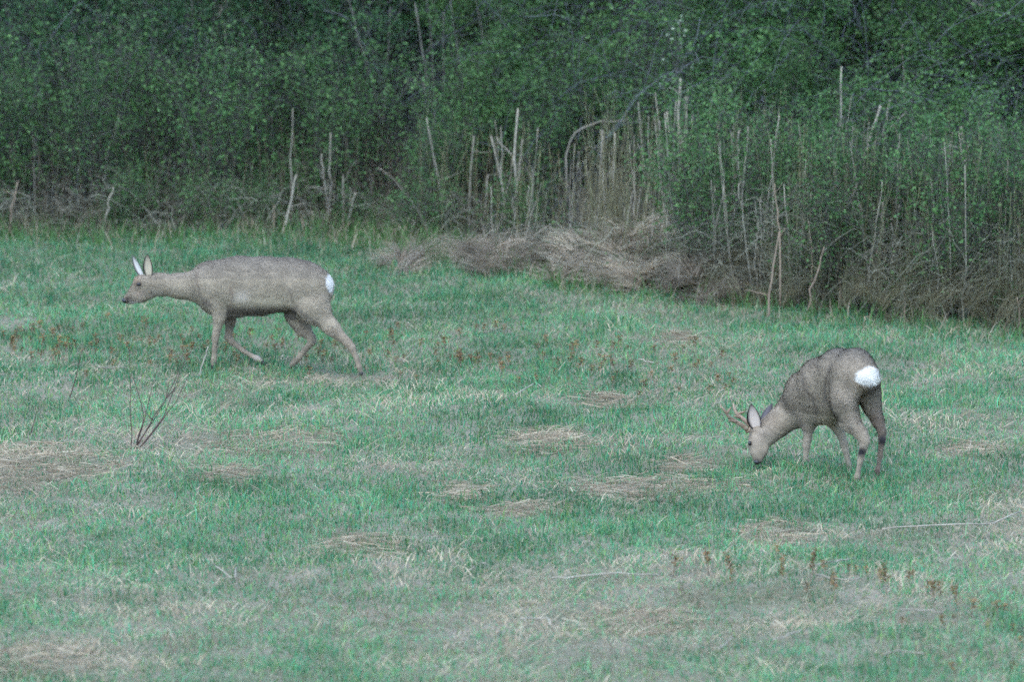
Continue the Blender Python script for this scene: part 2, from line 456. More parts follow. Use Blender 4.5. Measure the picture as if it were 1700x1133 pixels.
def tufts(nt, per, cx, cy, rx, ry, hgt, lmin, lmax, w=.005, along=0.0, aspread=.8, th0=.35, th1=1.9, tint=1.0, edge=False):
    """tussocks of bent dead grass: every tuft fans out of one root and droops over to one side"""
    n = nt * per
    q = np.repeat(np.arange(nt), per)
    r_ = np.sqrt(rng.random(nt)); a = rng.uniform(0, 6.283, nt)
    ox = r_ * np.cos(a) * rx; oy = r_ * np.sin(a) * ry
    if edge: oy = oy + edge_y(ox + cx) - edge_y(cx)
    oz = np.clip(1 - r_ ** 2, 0, 1) * hgt * rng.uniform(.3, 1, nt)
    ta = np.where(rng.random(nt) < .6, along, along + math.pi) + rng.normal(0, aspread, nt)
    tl = rng.uniform(lmin, lmax, nt); tb = rng.uniform(.65, 1.25, nt); tw = rng.uniform(.1, .4, nt)
    ang = ta[q] + rng.normal(0, .38, n); L = tl[q] * rng.uniform(.6, 1.1, n)
    m = 6; t = np.linspace(0, 1, m)[None]
    th = (th0 + rng.normal(0, .25, n))[:, None] * (1 - t) + (th1 * (.75 + .4 * tw[q]) + rng.normal(0, .2, n))[:, None] * t
    dr = np.sin(th) * L[:, None] / (m - 1); dz = np.cos(th) * L[:, None] / (m - 1)
    rr = np.cumsum(dr, 1) - dr[:, :1]; zz = np.cumsum(dz, 1) - dz[:, :1]
    wig = np.cumsum(rng.normal(0, .007, (n, m, 3)), 1); wig[:, 0] = 0
    X = ox[q][:, None] + rng.normal(0, .02, n)[:, None] + np.cos(ang)[:, None] * rr; Y = oy[q][:, None] + rng.normal(0, .02, n)[:, None] + np.sin(ang)[:, None] * rr
    z0 = float(ground_z(cx, cy)); zg = ground_z(X + cx, Y + cy) - z0
    Z = (ground_z(ox + cx, oy + cy) - z0 + oz)[q][:, None] + zz
    P = np.stack([X, Y, Z], -1) + wig
    P[..., 2] = np.maximum(P[..., 2], zg + .004 + rng.uniform(0, .012, (n, 1)) * (t > .3))
    a2 = rng.uniform(0, 3.14, n)
    S = np.stack([-np.sin(ang) * np.cos(a2), np.cos(ang) * np.cos(a2), np.sin(a2)], -1)
    V, F, k = ribbons(P, rng.uniform(.6, 1.4, n) * w, S)
    c = TANS[rng.integers(0, 5, n)] * rng.uniform(.8, 1.15, (n, 1)) * tb[q][:, None] * np.asarray(tint)
    return V, F, np.repeat(c, k, 0)

def tuft_thing(name, label, cat, px, py, wpx, dm, hgt, nt, per, lmin, lmax, along=0.0, tint=1.0, group=None, **kw):
    p = hit(px, py)
    V, F, c = tufts(nt, per, p[0], p[1], wpx / 14200 * p[1], dm, hgt, lmin, lmax, along=along, tint=tint, **kw)
    return put(name, mesh(name, V, F, M['blade'], tint=c), label=label, cat=cat, group=group, loc=(p[0], p[1], float(ground_z(p[0], p[1]))))

def straw_thing(name, label, cat, px, py, wpx, dm, hgt, n, lmin, lmax, along=0.0, arch=.25, tint=1.0, group=None):
    p = hit(px, py)
    sc = 14200 / p[1]
    V, F, c = straw(n, p[0], p[1], wpx / sc, dm, hgt, lmin, lmax, along=along, arch=arch, tint=tint)
    return put(name, mesh(name, V, F, M['blade'], tint=c), label=label, cat=cat, group=group, loc=(p[0], p[1], float(ground_z(p[0], p[1]))))

GM = 'flattened mats of dead grass in the meadow'
for (px, py, w, dm, hh, n, lab) in [
    (25, 772, 120, .45, .06, 1500, 'broad pale mat of flattened dead grass at the left edge of the meadow'),
    (912, 732, 42, .22, .05, 520, 'small bright tan mat of dead grass in the middle of the meadow'),
    (470, 733, 85, .22, .03, 600, 'long thin mat of dead grass right of the bare twig shrub'),
    (768, 822, 26, .18, .045, 300, 'little pale dead grass mound left of the brown streaky one, below the middle'),
    (872, 848, 55, .16, .04, 420, 'brown streaky dead grass mat just below the middle of the meadow'),
    (1085, 812, 110, .2, .03, 700, 'wide thin dead grass mat to the left of the grazing buck'),
    (1008, 668, 22, .16, .05, 240, 'small pinkish dead grass tuft above the bright tan mat'),
    (1140, 778, 30, .14, .04, 260, 'small dead grass tuft left of the grazing buck, near its head'),
    (1130, 563, 16, .14, .05, 180, 'tiny pale tuft of dead grass in front of the straw heap'),
    (590, 908, 55, .2, .05, 450, 'tangled dead grass tuft lower left of the meadow centre'),
    (1290, 888, 45, .18, .04, 330, 'dead grass mat just below the dark green clump under the buck'),
    (1060, 1032, 80, .18, .03, 480, 'thin straw mat near the bottom, right of the centre'),
    (378, 790, 34, .18, .05, 300, 'tan dead grass tuft below and right of the bare twig shrub'),
    (60, 1100, 80, .22, .04, 500, 'straw mat in the bottom left corner of the meadow'),
    (1610, 750, 34, .15, .04, 240, 'small dead grass mat right of the buck, near the right edge'),
]:
    straw_thing('dead_grass_mat', lab, 'grass mat', px, py, w * 1.5, dm * 2.0, hh * .35, int(n * .62), .06, .26, group=GM, along=.12, arch=.10, tint=.88)

# the larger heaps of old bent grass at the wood's edge
GH = 'heaps of bent dead grass at the wood edge'
for (px, py, w, dm, hh, n, al, lab, ti) in [
    (668, 446, 30, .3, .13, 500, 1.0, 'small heap of bent straw left of the fresh green grass edge', 1.0),
    (800, 447, 50, .4, .26, 1000, .5, 'slanting heap of bleached grass left of the main straw heap', 1.0),
    (870, 452, 40, .3, .12, 500, -.3, 'low straw heap between the slanting heap and the main heap', .95),
    (955, 466, 50, .45, .42, 1900, -.6, 'pale straw heap on the left shoulder of the main heap', 1.05),
    (1060, 474, 90, .6, .48, 5600, .5, 'main tall heap of bleached tangled grass at the wood edge', 1.1),
    (1150, 490, 60, .5, .26, 1500, .2, 'greyish dead grass heap on the right flank of the main heap', .8),
]:
    tuft_thing('straw_heap', lab, 'grass heap', px, py, w, dm, hh * .75, max(8, n // 45), 45, .16, .42, group=GH, along=al, tint=ti * np.array([.86, .90, .98]) * (.98 if 900 < px < 1100 else .85), aspread=1.1, th0=.75)

# ------------------------------------------------------------------ shrubs
def rand_dirs(n, up=.5, spread=1.0):
    a = rng.uniform(0, 6.283, n)
    return np.stack([np.cos(a) * spread, np.sin(a) * spread, np.full(n, up) + rng.normal(0, .3, n)], -1)

def leaves_at(C, size, flat=.5):
    n = len(C)
    D = rng.normal(0, 1, (n, 3)); D[:, 2] *= .6; D /= np.linalg.norm(D, axis=1, keepdims=True)
    U = rng.normal(0, 1, (n, 3)); S = np.cross(D, U); S /= np.linalg.norm(S, axis=1, keepdims=True) + 1e-9
    N = np.cross(D, S)
    s = rng.uniform(.6, 1.3, n)[:, None] * size
    a = C; b = C + D * s * .5 + S * s * .30 + N * s * .08; c = C + D * s; d = C + D * s * .5 - S * s * .30 + N * s * .08
    V = np.stack([a, b, c, d], 1).reshape(-1, 3)
    q = np.arange(n * 4).reshape(n, 4)
    return V, [q]

def grow(n_stem, H, spread, n_side, side_len, n_leaf, leaf, lean=(0, 0), r0=.007, leaf_lo=.12, cl=.045):
    """returns (branch mesh data, leaf mesh data) local to the base"""
    m = 9
    a = rng.uniform(0, 6.283, n_stem); sp = rng.uniform(.15, 1, n_stem) * spread
    h = H * rng.uniform(.6, 1.05, n_stem)
    t = np.linspace(0, 1, m)[None]
    wob = np.cumsum(rng.normal(0, .018, (n_stem, m, 3)), 1) * H ** .5
    P = np.stack([rng.normal(0, .04, n_stem)[:, None] + np.cos(a)[:, None] * sp[:, None] * t ** 1.5 + lean[0] * t,
                  rng.normal(0, .04, n_stem)[:, None] + np.sin(a)[:, None] * sp[:, None] * t ** 1.5 + lean[1] * t,
                  -0.04 + h[:, None] * t - .12 * sp[:, None] * t ** 3], -1)
    P[:, 1:] += wob[:, 1:]
    Rr = rng.uniform(.6, 1.3, n_stem)[:, None] * r0 * (1 - .75 * t)
    parts = [tubes(P, Rr, 4)]
    # side branches
    si = rng.integers(0, n_stem, n_side); u = rng.uniform(.15, .98, n_side) * (m - 1)
    i = np.clip(u.astype(int), 0, m - 2); f = (u - i)[:, None]
    S0 = P[si, i] * (1 - f) + P[si, i + 1] * f
    D = rand_dirs(n_side, .7); D /= np.linalg.norm(D, axis=1, keepdims=True)
    L = rng.uniform(.35, 1, n_side) * side_len * (1.1 - .5 * u / (m - 1))
    t5 = np.linspace(0, 1, 5)
    Q = S0[:, None] + D[:, None] * (t5[None, :, None] * L[:, None, None])
    Q[:, 1:] += np.cumsum(rng.normal(0, .012, (n_side, 4, 3)), 1)
    parts.append(tubes(Q, (r0 * .38) * (1 - .7 * t5)[None] * np.ones((n_side, 1)), 3))
    # twiglets
    nt_ = n_side * 2
    k = rng.integers(0, n_side, nt_); j = rng.integers(1, 5, nt_)
    D2 = rand_dirs(nt_, .5); D2 /= np.linalg.norm(D2, axis=1, keepdims=True)
    t3 = np.linspace(0, 1, 3)
    Tw = Q[k, j][:, None] + D2[:, None] * (t3[None, :, None] * rng.uniform(.05, .16, nt_)[:, None, None])
    parts.append(tubes(Tw, (r0 * .22) * (1 - .5 * t3)[None] * np.ones((nt_, 1)), 3))
    # leaves gathered along side branches and twiglets
    A = np.concatenate([Q[:, 1:].reshape(-1, 3), Tw.reshape(-1, 3)])
    wgt = np.clip((A[:, 2] / H - leaf_lo) * 3, .03, 1)
    g = np.random.default_rng(int(rng.integers(1e9))).random(len(A)); wgt = wgt * (g ** 7 + .012)
    C = A[rng.choice(len(A), n_leaf, p=wgt / wgt.sum())] + rng.normal(0, cl, (n_leaf, 3))
    return merge(parts), leaves_at(C, leaf)

def shrub_proto(name, label, cat, group, leafmat, **kw):
    br, lf = grow(**kw)
    e = put(name, None, label=label, cat=cat, group=group)
    put('branches', mesh('branches', br[0], br[1], M['bark']), parent=e, kind='stuff')
    put('foliage', mesh('foliage', lf[0], lf[1], M[leafmat]), parent=e, kind='stuff')
    return e

COLUMNS = [(-110, 'beyond the left edge'), (10, 'at the left edge'), (105, "left of the doe's head"), (205, "above the doe's head"), (290, "above the doe's neck"), (370, "above the doe's shoulders"),
           (450, "above the doe's back"), (530, "above the doe's rump"), (610, 'behind the fresh edge grass'), (700, 'at the tall leaning stalk'), (780, 'at the straight upright stalk'), (855, 'at the middle stalk cluster'),
           (925, 'left of the forked stalks'), (1000, 'at the forked stalks'), (1065, 'behind the main straw heap'), (1130, 'at the bright stalk bundle'), (1205, 'right of the bright bundle'), (1285, 'at the rusty stalk'),
           (1360, "above the buck's shoulder"), (1430, "above the buck's rump"), (1500, 'right of the thick leaning stem'), (1585, 'at the arched pale stem'), (1665, 'at the right edge'), (1780, 'beyond the right edge')]
used_labels = {}
def where(px, label):
    w = min(COLUMNS, key=lambda c_: abs(c_[0] - px))[1]
    L_ = label + ', ' + w
    k = used_labels.get(L_, 0); used_labels[L_] = k + 1
    if k: L_ = label + (', again ' if k > 5 else [', behind the first, ', ', third back, ', ', fourth back, ', ', fifth back, ', ', sixth back, '][k - 1]) + w
    return L_
def place(proto_kind, items, label, group, smin=.85, smax=1.15):
    for it in items:
        key = (proto_kind, int(rng.integers(0, len(PROTO[proto_kind]))))
        src = PROTO[proto_kind][key[1]]
        p = base_at(it[0], it[1]); p[2] -= .02
        rz = rng.uniform(0, 6.283); s = rng.uniform(smin, smax) * (it[2] if len(it) > 2 else 1)
        if not src.get('used'):
            src['used'] = 1
            src.location = [float(v) for v in p]; src.rotation_euler = (0, 0, rz); src.scale = (s,) * 3
            src['label'] = where(it[0], label); src['group'] = group
        else:
            c = copy_thing(src, p, rz, s, where(it[0], label), group)

def mk(kind, n, cat, name, leafmat, **kw):
    return [shrub_proto(name, 'x', cat, 'x', leafmat, **kw) for _ in range(n)]
PROTO = {
    'bush': mk('bush', 5, 'bush', 'leafy_bush', 'leaf', n_stem=14, H=2.1, spread=.75, n_side=240, side_len=.5, n_leaf=8500, leaf=.032, leaf_lo=.1),
    'dark': mk('dark', 5, 'bush', 'thicket_bush', 'leafdark', n_stem=18, H=2.3, spread=.9, n_side=200, side_len=.5, n_leaf=7000, leaf=.030, leaf_lo=.05),
    'small': mk('small', 4, 'bush', 'leafy_bush', 'leaf', n_stem=12, H=1.15, spread=.4, n_side=150, side_len=.35, n_leaf=3000, leaf=.030, leaf_lo=.12, r0=.005),
    'twiggy': mk('twiggy', 4, 'bush', 'twiggy_bush', 'leaf', n_stem=22, H=1.35, spread=.55, n_side=300, side_len=.4, n_leaf=2400, leaf=.026, leaf_lo=.0, r0=.004),
    'low': mk('low', 3, 'plant', 'leafy_undergrowth_plant', 'leaf', n_stem=12, H=.5, spread=.3, n_side=90, side_len=.2, n_leaf=1100, leaf=.022, leaf_lo=.0, r0=.004),
}
# leafy bushes: px column, distance Y, size
place('bush', [(860, 57.2), (790, 58.0), (930, 58.2, 1.05), (700, 59.5), (1010, 57.6, 1.1), (620, 59.0), (830, 56.6, .75)],
      'fresh green bush in the middle', 'green bushes behind the middle stalks')
place('bush', [(1290, 55.6, 1.0), (1380, 56.2), (1480, 55.8, 1.1), (1560, 55.0, 1.0), (1650, 54.8), (1720, 55.2), (1240, 57.0), (1420, 58.0, 1.2), (1620, 57.4, 1.1), (1340, 54.6, .8), (1180, 56.0, .9), (1530, 58.5, 1.2), (1800, 54.5)],
      'dense green bush on the right', 'green bushes on the right of the thicket')
place('bush', [(530, 58.5), (440, 58.8, .95), (130, 59.2, .9), (350, 60.0)],
      'thin green bush in the dark left', 'thin green bushes on the left')
place('dark', [(x, 57.4 + (i % 3) * .9, 1.0) for i, x in enumerate(range(-120, 700, 75))],
      'dark small-leaved bush', 'dark bushes on the left of the thicket')
place('dark', [(x, 60.6 + (i % 3) * 1.3, 1.15) for i, x in enumerate(range(-160, 1900, 95))],
      'dim bush deep in the wood', 'dim bushes deep in the wood')
place('dark', [(x, 64.5 + (i % 2) * 1.6, 1.3) for i, x in enumerate(range(-200, 1950, 130))],
      'farthest dark bush of the wood', 'farthest bushes of the wood')
place('small', [(x, float(edge_y((x - 850) / 262.)) + 1.3 + (i % 4) * .5, rng.uniform(.75, 1.1)) for i, x in enumerate(range(1150, 1760, 40))],
      'small green bush growing in the tangle', 'small green bushes in the right tangle')
place('small', [(x, 56.0 + (i % 3) * .6, rng.uniform(.7, 1.0)) for i, x in enumerate(range(720, 1130, 50))],
      'small green bush low among stalks', 'small green bushes in the middle')
place('twiggy', [(x, 56.2 + (i % 3) * .35, 1.0) for i, x in enumerate(range(-60, 680, 68))],
      'nearly leafless twiggy bush', 'twiggy bushes at the left wood edge')
place('twiggy', [(x, float(edge_y((x - 850) / 262.)) + .45 + (i % 3) * .45, 1.0) for i, x in enumerate(range(1170, 1860, 70))],
      'twiggy grey bush in the right tangle', 'twiggy bushes in the right tangle')
place('twiggy', [(x, 55.6 + (i % 3) * .5, .85) for i, x in enumerate(range(720, 1140, 60))],
      'sparse twiggy bush among stalks', 'twiggy bushes in the middle')
place('low', [(x, float(edge_y((x - 850) / 262.)) + .35 + rng.uniform(0, .9), rng.uniform(.6, 1.1)) for x in rng.uniform(-60, 1780, 34)],
      'low leafy seedling at the thicket foot', 'low leafy plants at the wood edge')
for kk in PROTO.values():
    for s_ in kk:
        if 'used' in s_: del s_['used']
print('shrubs', time.time() - T0)

# ------------------------------------------------------------------ trees standing in the wood (crowns reach above the picture)
def tree(px, Y, rad, H, label, lean=0.0, crown=1.7, nleaf=2600):
    p = base_at(px, Y)
    e = put('young_tree', None, label=label, cat='tree', group='young trees in the wood', loc=p)
    m = 12; t = np.linspace(0, 1, m)[None]
    P = np.stack([lean * t * H + rng.normal(0, .01, (1, m)).cumsum(1), rng.normal(0, .012, (1, m)).cumsum(1), -.1 + t * H], -1)
    parts = [tubes(P, rad * (1 - .8 * t) * (1 + .25 * np.exp(-t * 30)), 8)]
    put('trunk', mesh('trunk', *merge(parts), M['trunk'], smooth=True), parent=e)
    nb = 26
    u = rng.uniform(.35, .98, nb); i = np.clip((u * (m - 1)).astype(int), 0, m - 2)
    S0 = P[0, i]
    D = rand_dirs(nb, .55); L = rng.uniform(.5, 1, nb) * crown * (1.15 - u)
    L = np.maximum(L, .4); t5 = np.linspace(0, 1, 6)
    Q = S0[:, None] + D[:, None] * (t5[None, :, None] * L[:, None, None]); Q[:, 1:] += rng.normal(0, .04, (nb, 5, 3)).cumsum(1)
    put('limbs', mesh('limbs', *tubes(Q, rad * .3 * (1 - .8 * t5)[None] * np.ones((nb, 1)), 4), M['trunk']), parent=e, kind='stuff')
    A = Q[:, 1:].reshape(-1, 3)
    C = A[rng.integers(0, len(A), nleaf)] + rng.normal(0, .22, (nleaf, 3))
    V, F = leaves_at(C, .075)
    put('crown', mesh('crown', V, F, M['leafdark']), parent=e, kind='stuff')
    return e
for (px, Y, r, H, ln, lab) in [
    (762, 58.6, .022, 6.2, .0, 'thin bluish grey young tree left of the fresh green bush, behind the stalks'),
    (978, 59.2, .040, 7.0, .01, 'straight grey young trunk above the middle stalks'),
    (1012, 60.0, .030, 6.6, -.02, 'slimmer grey trunk just right of the straight one'),
    (1198, 60.5, .035, 6.8, .0, 'grey trunk right of the sapling with pale leaves'),
    (1255, 59.4, .030, 6.0, .02, 'thin grey trunk above the pale stalk clusters'),
    (120, 60.2, .045, 7.2, .02, 'dark young trunk in the upper left corner of the wood'),
    (340, 61.5, .05, 7.5, -.03, 'dim trunk behind the kinked pale branch at the top left'),
    (510, 60.6, .035, 6.8, .01, 'slender trunk in the wood above the walking doe'),
    (690, 62.0, .05, 7.4, .0, 'dark trunk deep in the wood left of the centre'),
    (1420, 61.0, .045, 7.0, -.01, 'dark trunk deep behind the right hand bushes'),
    (1560, 62.5, .05, 7.2, .02, 'deepest dark trunk in the upper right of the wood'),
    (-150, 58.5, .06, 7.5, .0, 'young tree beyond the left edge of the view'),
    (1850, 56.5, .06, 7.2, .0, 'young tree beyond the right edge of the view'),
]:
    tree(px, Y, r, H, lab, ln)

# leaning dark tree at the top right with a pale limb
e = put('leaning_tree', None, label='dark leaning tree stem crossing the top right corner of the wood', cat='tree', loc=base_at(1850, 56.4))
b0 = base_at(1850, 56.4)
P = np.array([at(1850, 160, 56.4) * 0 + b0, at(1790, 120, 56.5), at(1700, 48, 56.6), at(1640, 22, 56.7), at(1560, -18, 56.8), at(1450, -90, 57.0), at(1340, -220, 57.2)]) - b0
put('trunk', mesh('trunk', *tubes(P[None], np.array([[.07, .062, .055, .05, .045, .035, .02]]), 8), M['trunk'], smooth=True), parent=e)
P2 = np.array([at(1700, 40, 56.55), at(1660, 18, 56.5), at(1610, 5, 56.5), at(1560, -25, 56.5)]) - b0
put('limb', mesh('limb', *tubes(P2[None], np.array([[.016, .014, .012, .008]]), 6), M['stalk']), parent=e)

# ------------------------------------------------------------------ pale stalks (each its own thing)
def smooth_line(pts, m=9):
    pts = np.asarray(pts, float); s = np.linspace(0, 1, len(pts)); t = np.linspace(0, 1, m)
    return np.stack([np.interp(t, s, pts[:, k]) for k in range(pts.shape[1])], -1)

def stalk(pts, Y, rpx, mat='stalk', label='', group=None, name='dead_stalk', cat='stalk', dY=0.0, twigs=0):
    """pts: photo pixels from foot to tip"""
    b = base_at(pts[0][0], Y)
    W = np.array([at(p[0], p[1], Y + dY * i / max(1, len(pts) - 1)) for i, p in enumerate(pts)])
    ground_here = float(ground_z(W[0, 0], W[0, 1]))
    if W[0, 2] > ground_here: W = np.vstack([[W[0, 0], W[0, 1], ground_here - .03], W])   # reach the ground
    P = smooth_line(W, 10); P[1:-1] += rng.normal(0, .004, (8, 3))
    s = 14200 / Y
    r = rpx / s * .5 * np.linspace(1.1, .45, 10)
    parts = [tubes((P - b)[None], r[None], 5)]
    if twigs:
        for k in range(twigs):
            i = int(rng.integers(3, 9)); d = rng.normal(0, 1, 3) * [1, .5, .5] + [0, 0, .6]; d /= np.linalg.norm(d)
            q = (P[i] - b) + np.linspace(0, 1, 5)[:, None] * d * rng.uniform(.06, .18) + rng.normal(0, .004, (5, 3))
            q[0] = P[i] - b
            parts.append(tubes(q[None], (r[i] * .5 * np.linspace(1, .4, 5))[None], 4))
    return put(name, mesh(name, *merge(parts), M[mat]), label=label, cat=cat, group=group, loc=b)

STALKS = [  # explicit, from the photograph
    ([(742, 385), (728, 300), (708, 195)], 55.5, 6, 'stalk', 'tall pale leaning stalk left of the straight upright one'),
    ([(777, 395), (781, 310), (787, 225)], 55.3, 5, 'stalk', 'straight pale upright stalk between the leaning one and the middle cluster'),
    ([(802, 400), (806, 340), (810, 290)], 55.2, 4, 'stalk', 'short pale stalk just right of the straight upright one'),
    ([(845, 390), (833, 300), (815, 225)], 55.2, 4.5, 'stalk', 'pale stalk leaning left across the middle cluster'),
    ([(862, 400), (856, 320), (853, 235), (860, 180)], 55.0, 6, 'stalk', 'thick pale stalk in the middle cluster'),
    ([(858, 330), (864, 270), (868, 230)], 55.3, 4.5, 'stalk', 'slim stalk touching the thick one of the middle cluster'),
    ([(818, 405), (840, 330), (852, 260)], 55.4, 3.5, 'stalk', 'thin stalk leaning right into the middle cluster'),
    ([(880, 330), (879, 270)], 55.6, 4, 'stalk', 'short faint stalk right of the middle cluster'),
    ([(925, 350), (922, 300), (921, 260)], 55.6, 4, 'stalk', 'faint stalk halfway between the two pale clusters'),
    ([(962, 350), (963, 300), (960, 250)], 55.8, 4, 'stalk', 'faint upright stalk left of the forked pair'),
    ([(990, 380), (996, 300), (1000, 215)], 55.0, 6, 'stalk', 'left stem of the forked pale pair'),
    ([(1005, 340), (1003, 280), (1001, 225)], 55.2, 4, 'stalk', 'right stem of the forked pale pair'),
    ([(1026, 350), (1018, 300), (1021, 220)], 55.0, 5, 'stalk', 'bowed pale stalk right of the forked pair'),
    ([(940, 245), (960, 215), (990, 203), (1045, 198)], 55.2, 4, 'stalk', 'pale stem arching over the forked pair'),
    ([(1108, 330), (1098, 260), (1095, 200)], 54.5, 5, 'stalk', 'pale stem left of the bright upright bundle'),
    ([(1132, 345), (1131, 260), (1126, 190), (1130, 130)], 54.2, 9, 'stalk', 'thickest bright upright stalk of the right bundle'),
    ([(1122, 340), (1116, 260), (1107, 185)], 54.3, 5, 'stalk', 'left outer stalk of the bright bundle'),
    ([(1140, 340), (1146, 260), (1150, 190)], 54.3, 5, 'stalk', 'right outer stalk of the bright bundle'),
    ([(1127, 345), (1136, 250), (1138, 160)], 54.4, 4, 'stalk', 'thin inner stalk of the bright bundle'),
    ([(1220, 300), (1223, 240), (1228, 215)], 54.2, 6, 'stalk', 'short leaning stalk right of the bright bundle'),
    ([(1200, 350), (1195, 270), (1190, 200)], 54.4, 4, 'stalk', 'upright stalk between bundle and short leaning one'),
    ([(1312, 260), (1309, 200)], 54.2, 4, 'stalk', 'left of the two short upright stalks above the rusty one'),
    ([(1324, 270), (1318, 215)], 54.2, 4, 'stalk', 'right of the two short upright stalks above the rusty one'),
    ([(1385, 270), (1392, 240), (1397, 170), (1397, 110)], 54.0, 5, 'stalk', 'tall thin stalk with slight bend above the tangle'),
    ([(1418, 310), (1438, 250), (1462, 175)], 53.4, 9, 'stalk', 'thickest pale stem leaning right above the tangle'),
    ([(1440, 250), (1470, 220), (1505, 185)], 53.5, 5, 'stalk', 'pale branch crossing the thick leaning stem'),
    ([(1455, 265), (1472, 200), (1478, 165)], 53.6, 5, 'stalk', 'upright stem behind the thick leaning stem'),
    ([(1500, 200), (1500, 130), (1498, 70)], 54.8, 5, 'stalk', 'faint grey upright stem high on the right'),
    ([(1560, 260), (1568, 240), (1590, 245), (1612, 265)], 53.4, 5, 'stalk', 'arched pale stem at the right of the tangle'),
    ([(1602, 262), (1598, 235), (1596, 210)], 53.4, 5, 'stalk', 'small pale upright stub on the arched stem'),
    ([(1276, 512), (1284, 440), (1294, 385)], 51.9, 5, 'stalkred', 'rusty stalk standing at the front of the right tangle'),
    ([(1296, 400), (1290, 350), (1286, 305)], 52.2, 3.5, 'stalkred', 'upper broken piece of stalk above the rusty one'),
    ([(1345, 480), (1362, 440), (1368, 410)], 52.0, 4, 'stalkred', 'thin rusty stalk right of the larger rusty one'),
    ([(1345, 390), (1346, 320)], 52.6, 4, 'stalk', 'faint upright stalk behind the rusty ones'),
    ([(1467, 400), (1466, 330)], 52.5, 7, 'stalk', 'blurred pale upright stalk in the right tangle'),
    ([(1484, 440), (1480, 370)], 52.4, 4, 'stalk', 'thin stalk right of the blurred pale one'),
    ([(1420, 360), (1412, 330), (1423, 305)], 52.6, 5, 'stalk', 'short bent stem under the thick leaning stem'),
    ([(168, 400), (178, 350), (188, 310)], 55.6, 4.5, 'stalk', 'pale stalk leaning right at the left wood edge'),
    ([(170, 330), (180, 250), (198, 190)], 56.4, 6, 'stalk', 'faint thick leaning stalk above the left wood edge'),
    ([(14, 400), (20, 350), (30, 300)], 55.6, 4.5, 'stalkred', 'leaning reddish stalk at the far left edge of the thicket'),
    ([(205, 385), (206, 320), (210, 290)], 56.2, 3.5, 'stalk', 'thin stalk right of the pale leaning left one'),
    ([(262, 340), (262, 300), (245, 240)], 56.6, 4, 'stalk', 'kinked thin stem right of the left leaning stalks'),
    ([(452, 420), (454, 380), (455, 340)], 55.4, 4.5, 'stalkred', 'reddish stalk directly above the back of the doe'),
    ([(462, 410), (480, 350), (492, 290)], 55.4, 4.5, 'stalk', 'stalk leaning right above the back of the doe'),
    ([(487, 420), (484, 350), (482, 260), (486, 180)], 55.8, 2.6, 'stalk', 'long thin upright stalk above the rump of the doe'),
    ([(543, 325), (536, 290), (534, 255)], 55.8, 5, 'stalk', 'left of two slim stalks above and right of the doe'),
    ([(548, 320), (547, 270), (549, 220)], 55.9, 4, 'stalk', 'right of two slim stalks above and right of the doe'),
    ([(566, 405), (571, 360), (570, 290)], 55.5, 4, 'stalk', 'upright stem of the V-shaped pair right of the doe'),
    ([(572, 400), (582, 350), (590, 320)], 55.5, 4.5, 'stalk', 'leaning stem of the V-shaped pair right of the doe'),
    ([(683, 333), (655, 300), (628, 278)], 56.2, 5, 'stalk', 'diagonal pale stick left of the tall leaning stalk'),
    ([(700, 275), (712, 180), (703, 130)], 57.0, 3.5, 'stalk', 'faint curved stem above the diagonal stick'),
    ([(395, 95), (372, 45), (362, 30), (380, -15)], 58.2, 6, 'stalk', 'kinked pale branch at the top left of the wood'),
    ([(392, 80), (378, 35), (377, 0)], 58.4, 4, 'stalk', 'thin branch parallel to the kinked one'),
    ([(427, 90), (422, 40), (420, 10)], 58.4, 4, 'stalk', 'faint upright branch right of the kinked one'),
    ([(110, 130), (106, 112)], 57.8, 4, 'stalk', 'short pale stub in the dark upper left'),
    ([(100, 370), (105, 350), (90, 330)], 55.9, 4, 'stalk', 'short crooked stick low on the far left'),
    ([(210, 365), (185, 345), (150, 350), (110, 380)], 56.0, 3.5, 'stalk', 'low arching stick at the left wood edge'),
    ([(860, 405), (820, 410), (790, 430)], 54.4, 5, 'stalk', 'fallen stick bending down to the left at the straw heap'),
    ([(915, 372), (890, 390), (865, 408)], 54.2, 4, 'stalk', 'stick leaning into the slanting straw heap'),
    ([(1115, 340), (1085, 300), (1060, 275)], 54.6, 4, 'stalk', 'thin stick leaning left from the bright bundle'),
    ([(1030, 330), (1050, 290), (1075, 265)], 54.8, 4, 'stalk', 'thin stick leaning right beside the bowed stalk'),
]
for (pts, Y, w, mt, lab) in STALKS:
    stalk(pts, Y, w, mt, lab, 'pale dead stalks at the wood edge', twigs=int(rng.integers(0, 4)))
GS = 'thin anonymous stalks in the thicket'
def rand_stalks(n, x0, x1, d0, d1, h0, h1, w0, w1, label, group, mat='stalk'):
    for _ in range(n):
        px = rng.uniform(x0, x1); Y = float(edge_y((px - 850) / 262.)) + rng.uniform(d0, d1)
        b = base_at(px, Y); s = 14200 / Y
        _, py = to_px(b[0], b[1], b[2])
        h = rng.uniform(h0, h1) * s; ln = rng.normal(0, .10) * h
        pts = [(px, py), (px + ln * .5 + rng.normal(0, 3), py - h * .5), (px + ln, py - h)]
        stalk(pts, Y, rng.uniform(w0, w1), mat, where(px, label), group, twigs=int(rng.integers(0, 3)), dY=rng.normal(0, .2))
rand_stalks(110, 1060, 1690, .3, 1.6, .35, 1.1, 1.4, 3.0, 'thin pale stalk in the right tangle', 'thin stalks in the right tangle')
rand_stalks(45, 780, 1160, .2, 1.4, .35, .9, 1.3, 2.8, 'thin pale stalk in the middle', 'thin stalks in the middle')
rand_stalks(24, -40, 700, .5, 2.0, .2, .7, 1.6, 2.8, 'thin faint stalk in dark thicket', 'thin stalks on the left', 'greystem')
rand_stalks(30, -20, 900, 1.6, 4.5, .8, 1.7, 2, 4, 'faint grey stem deep in thicket', 'grey stems deep in the thicket', 'greystem')
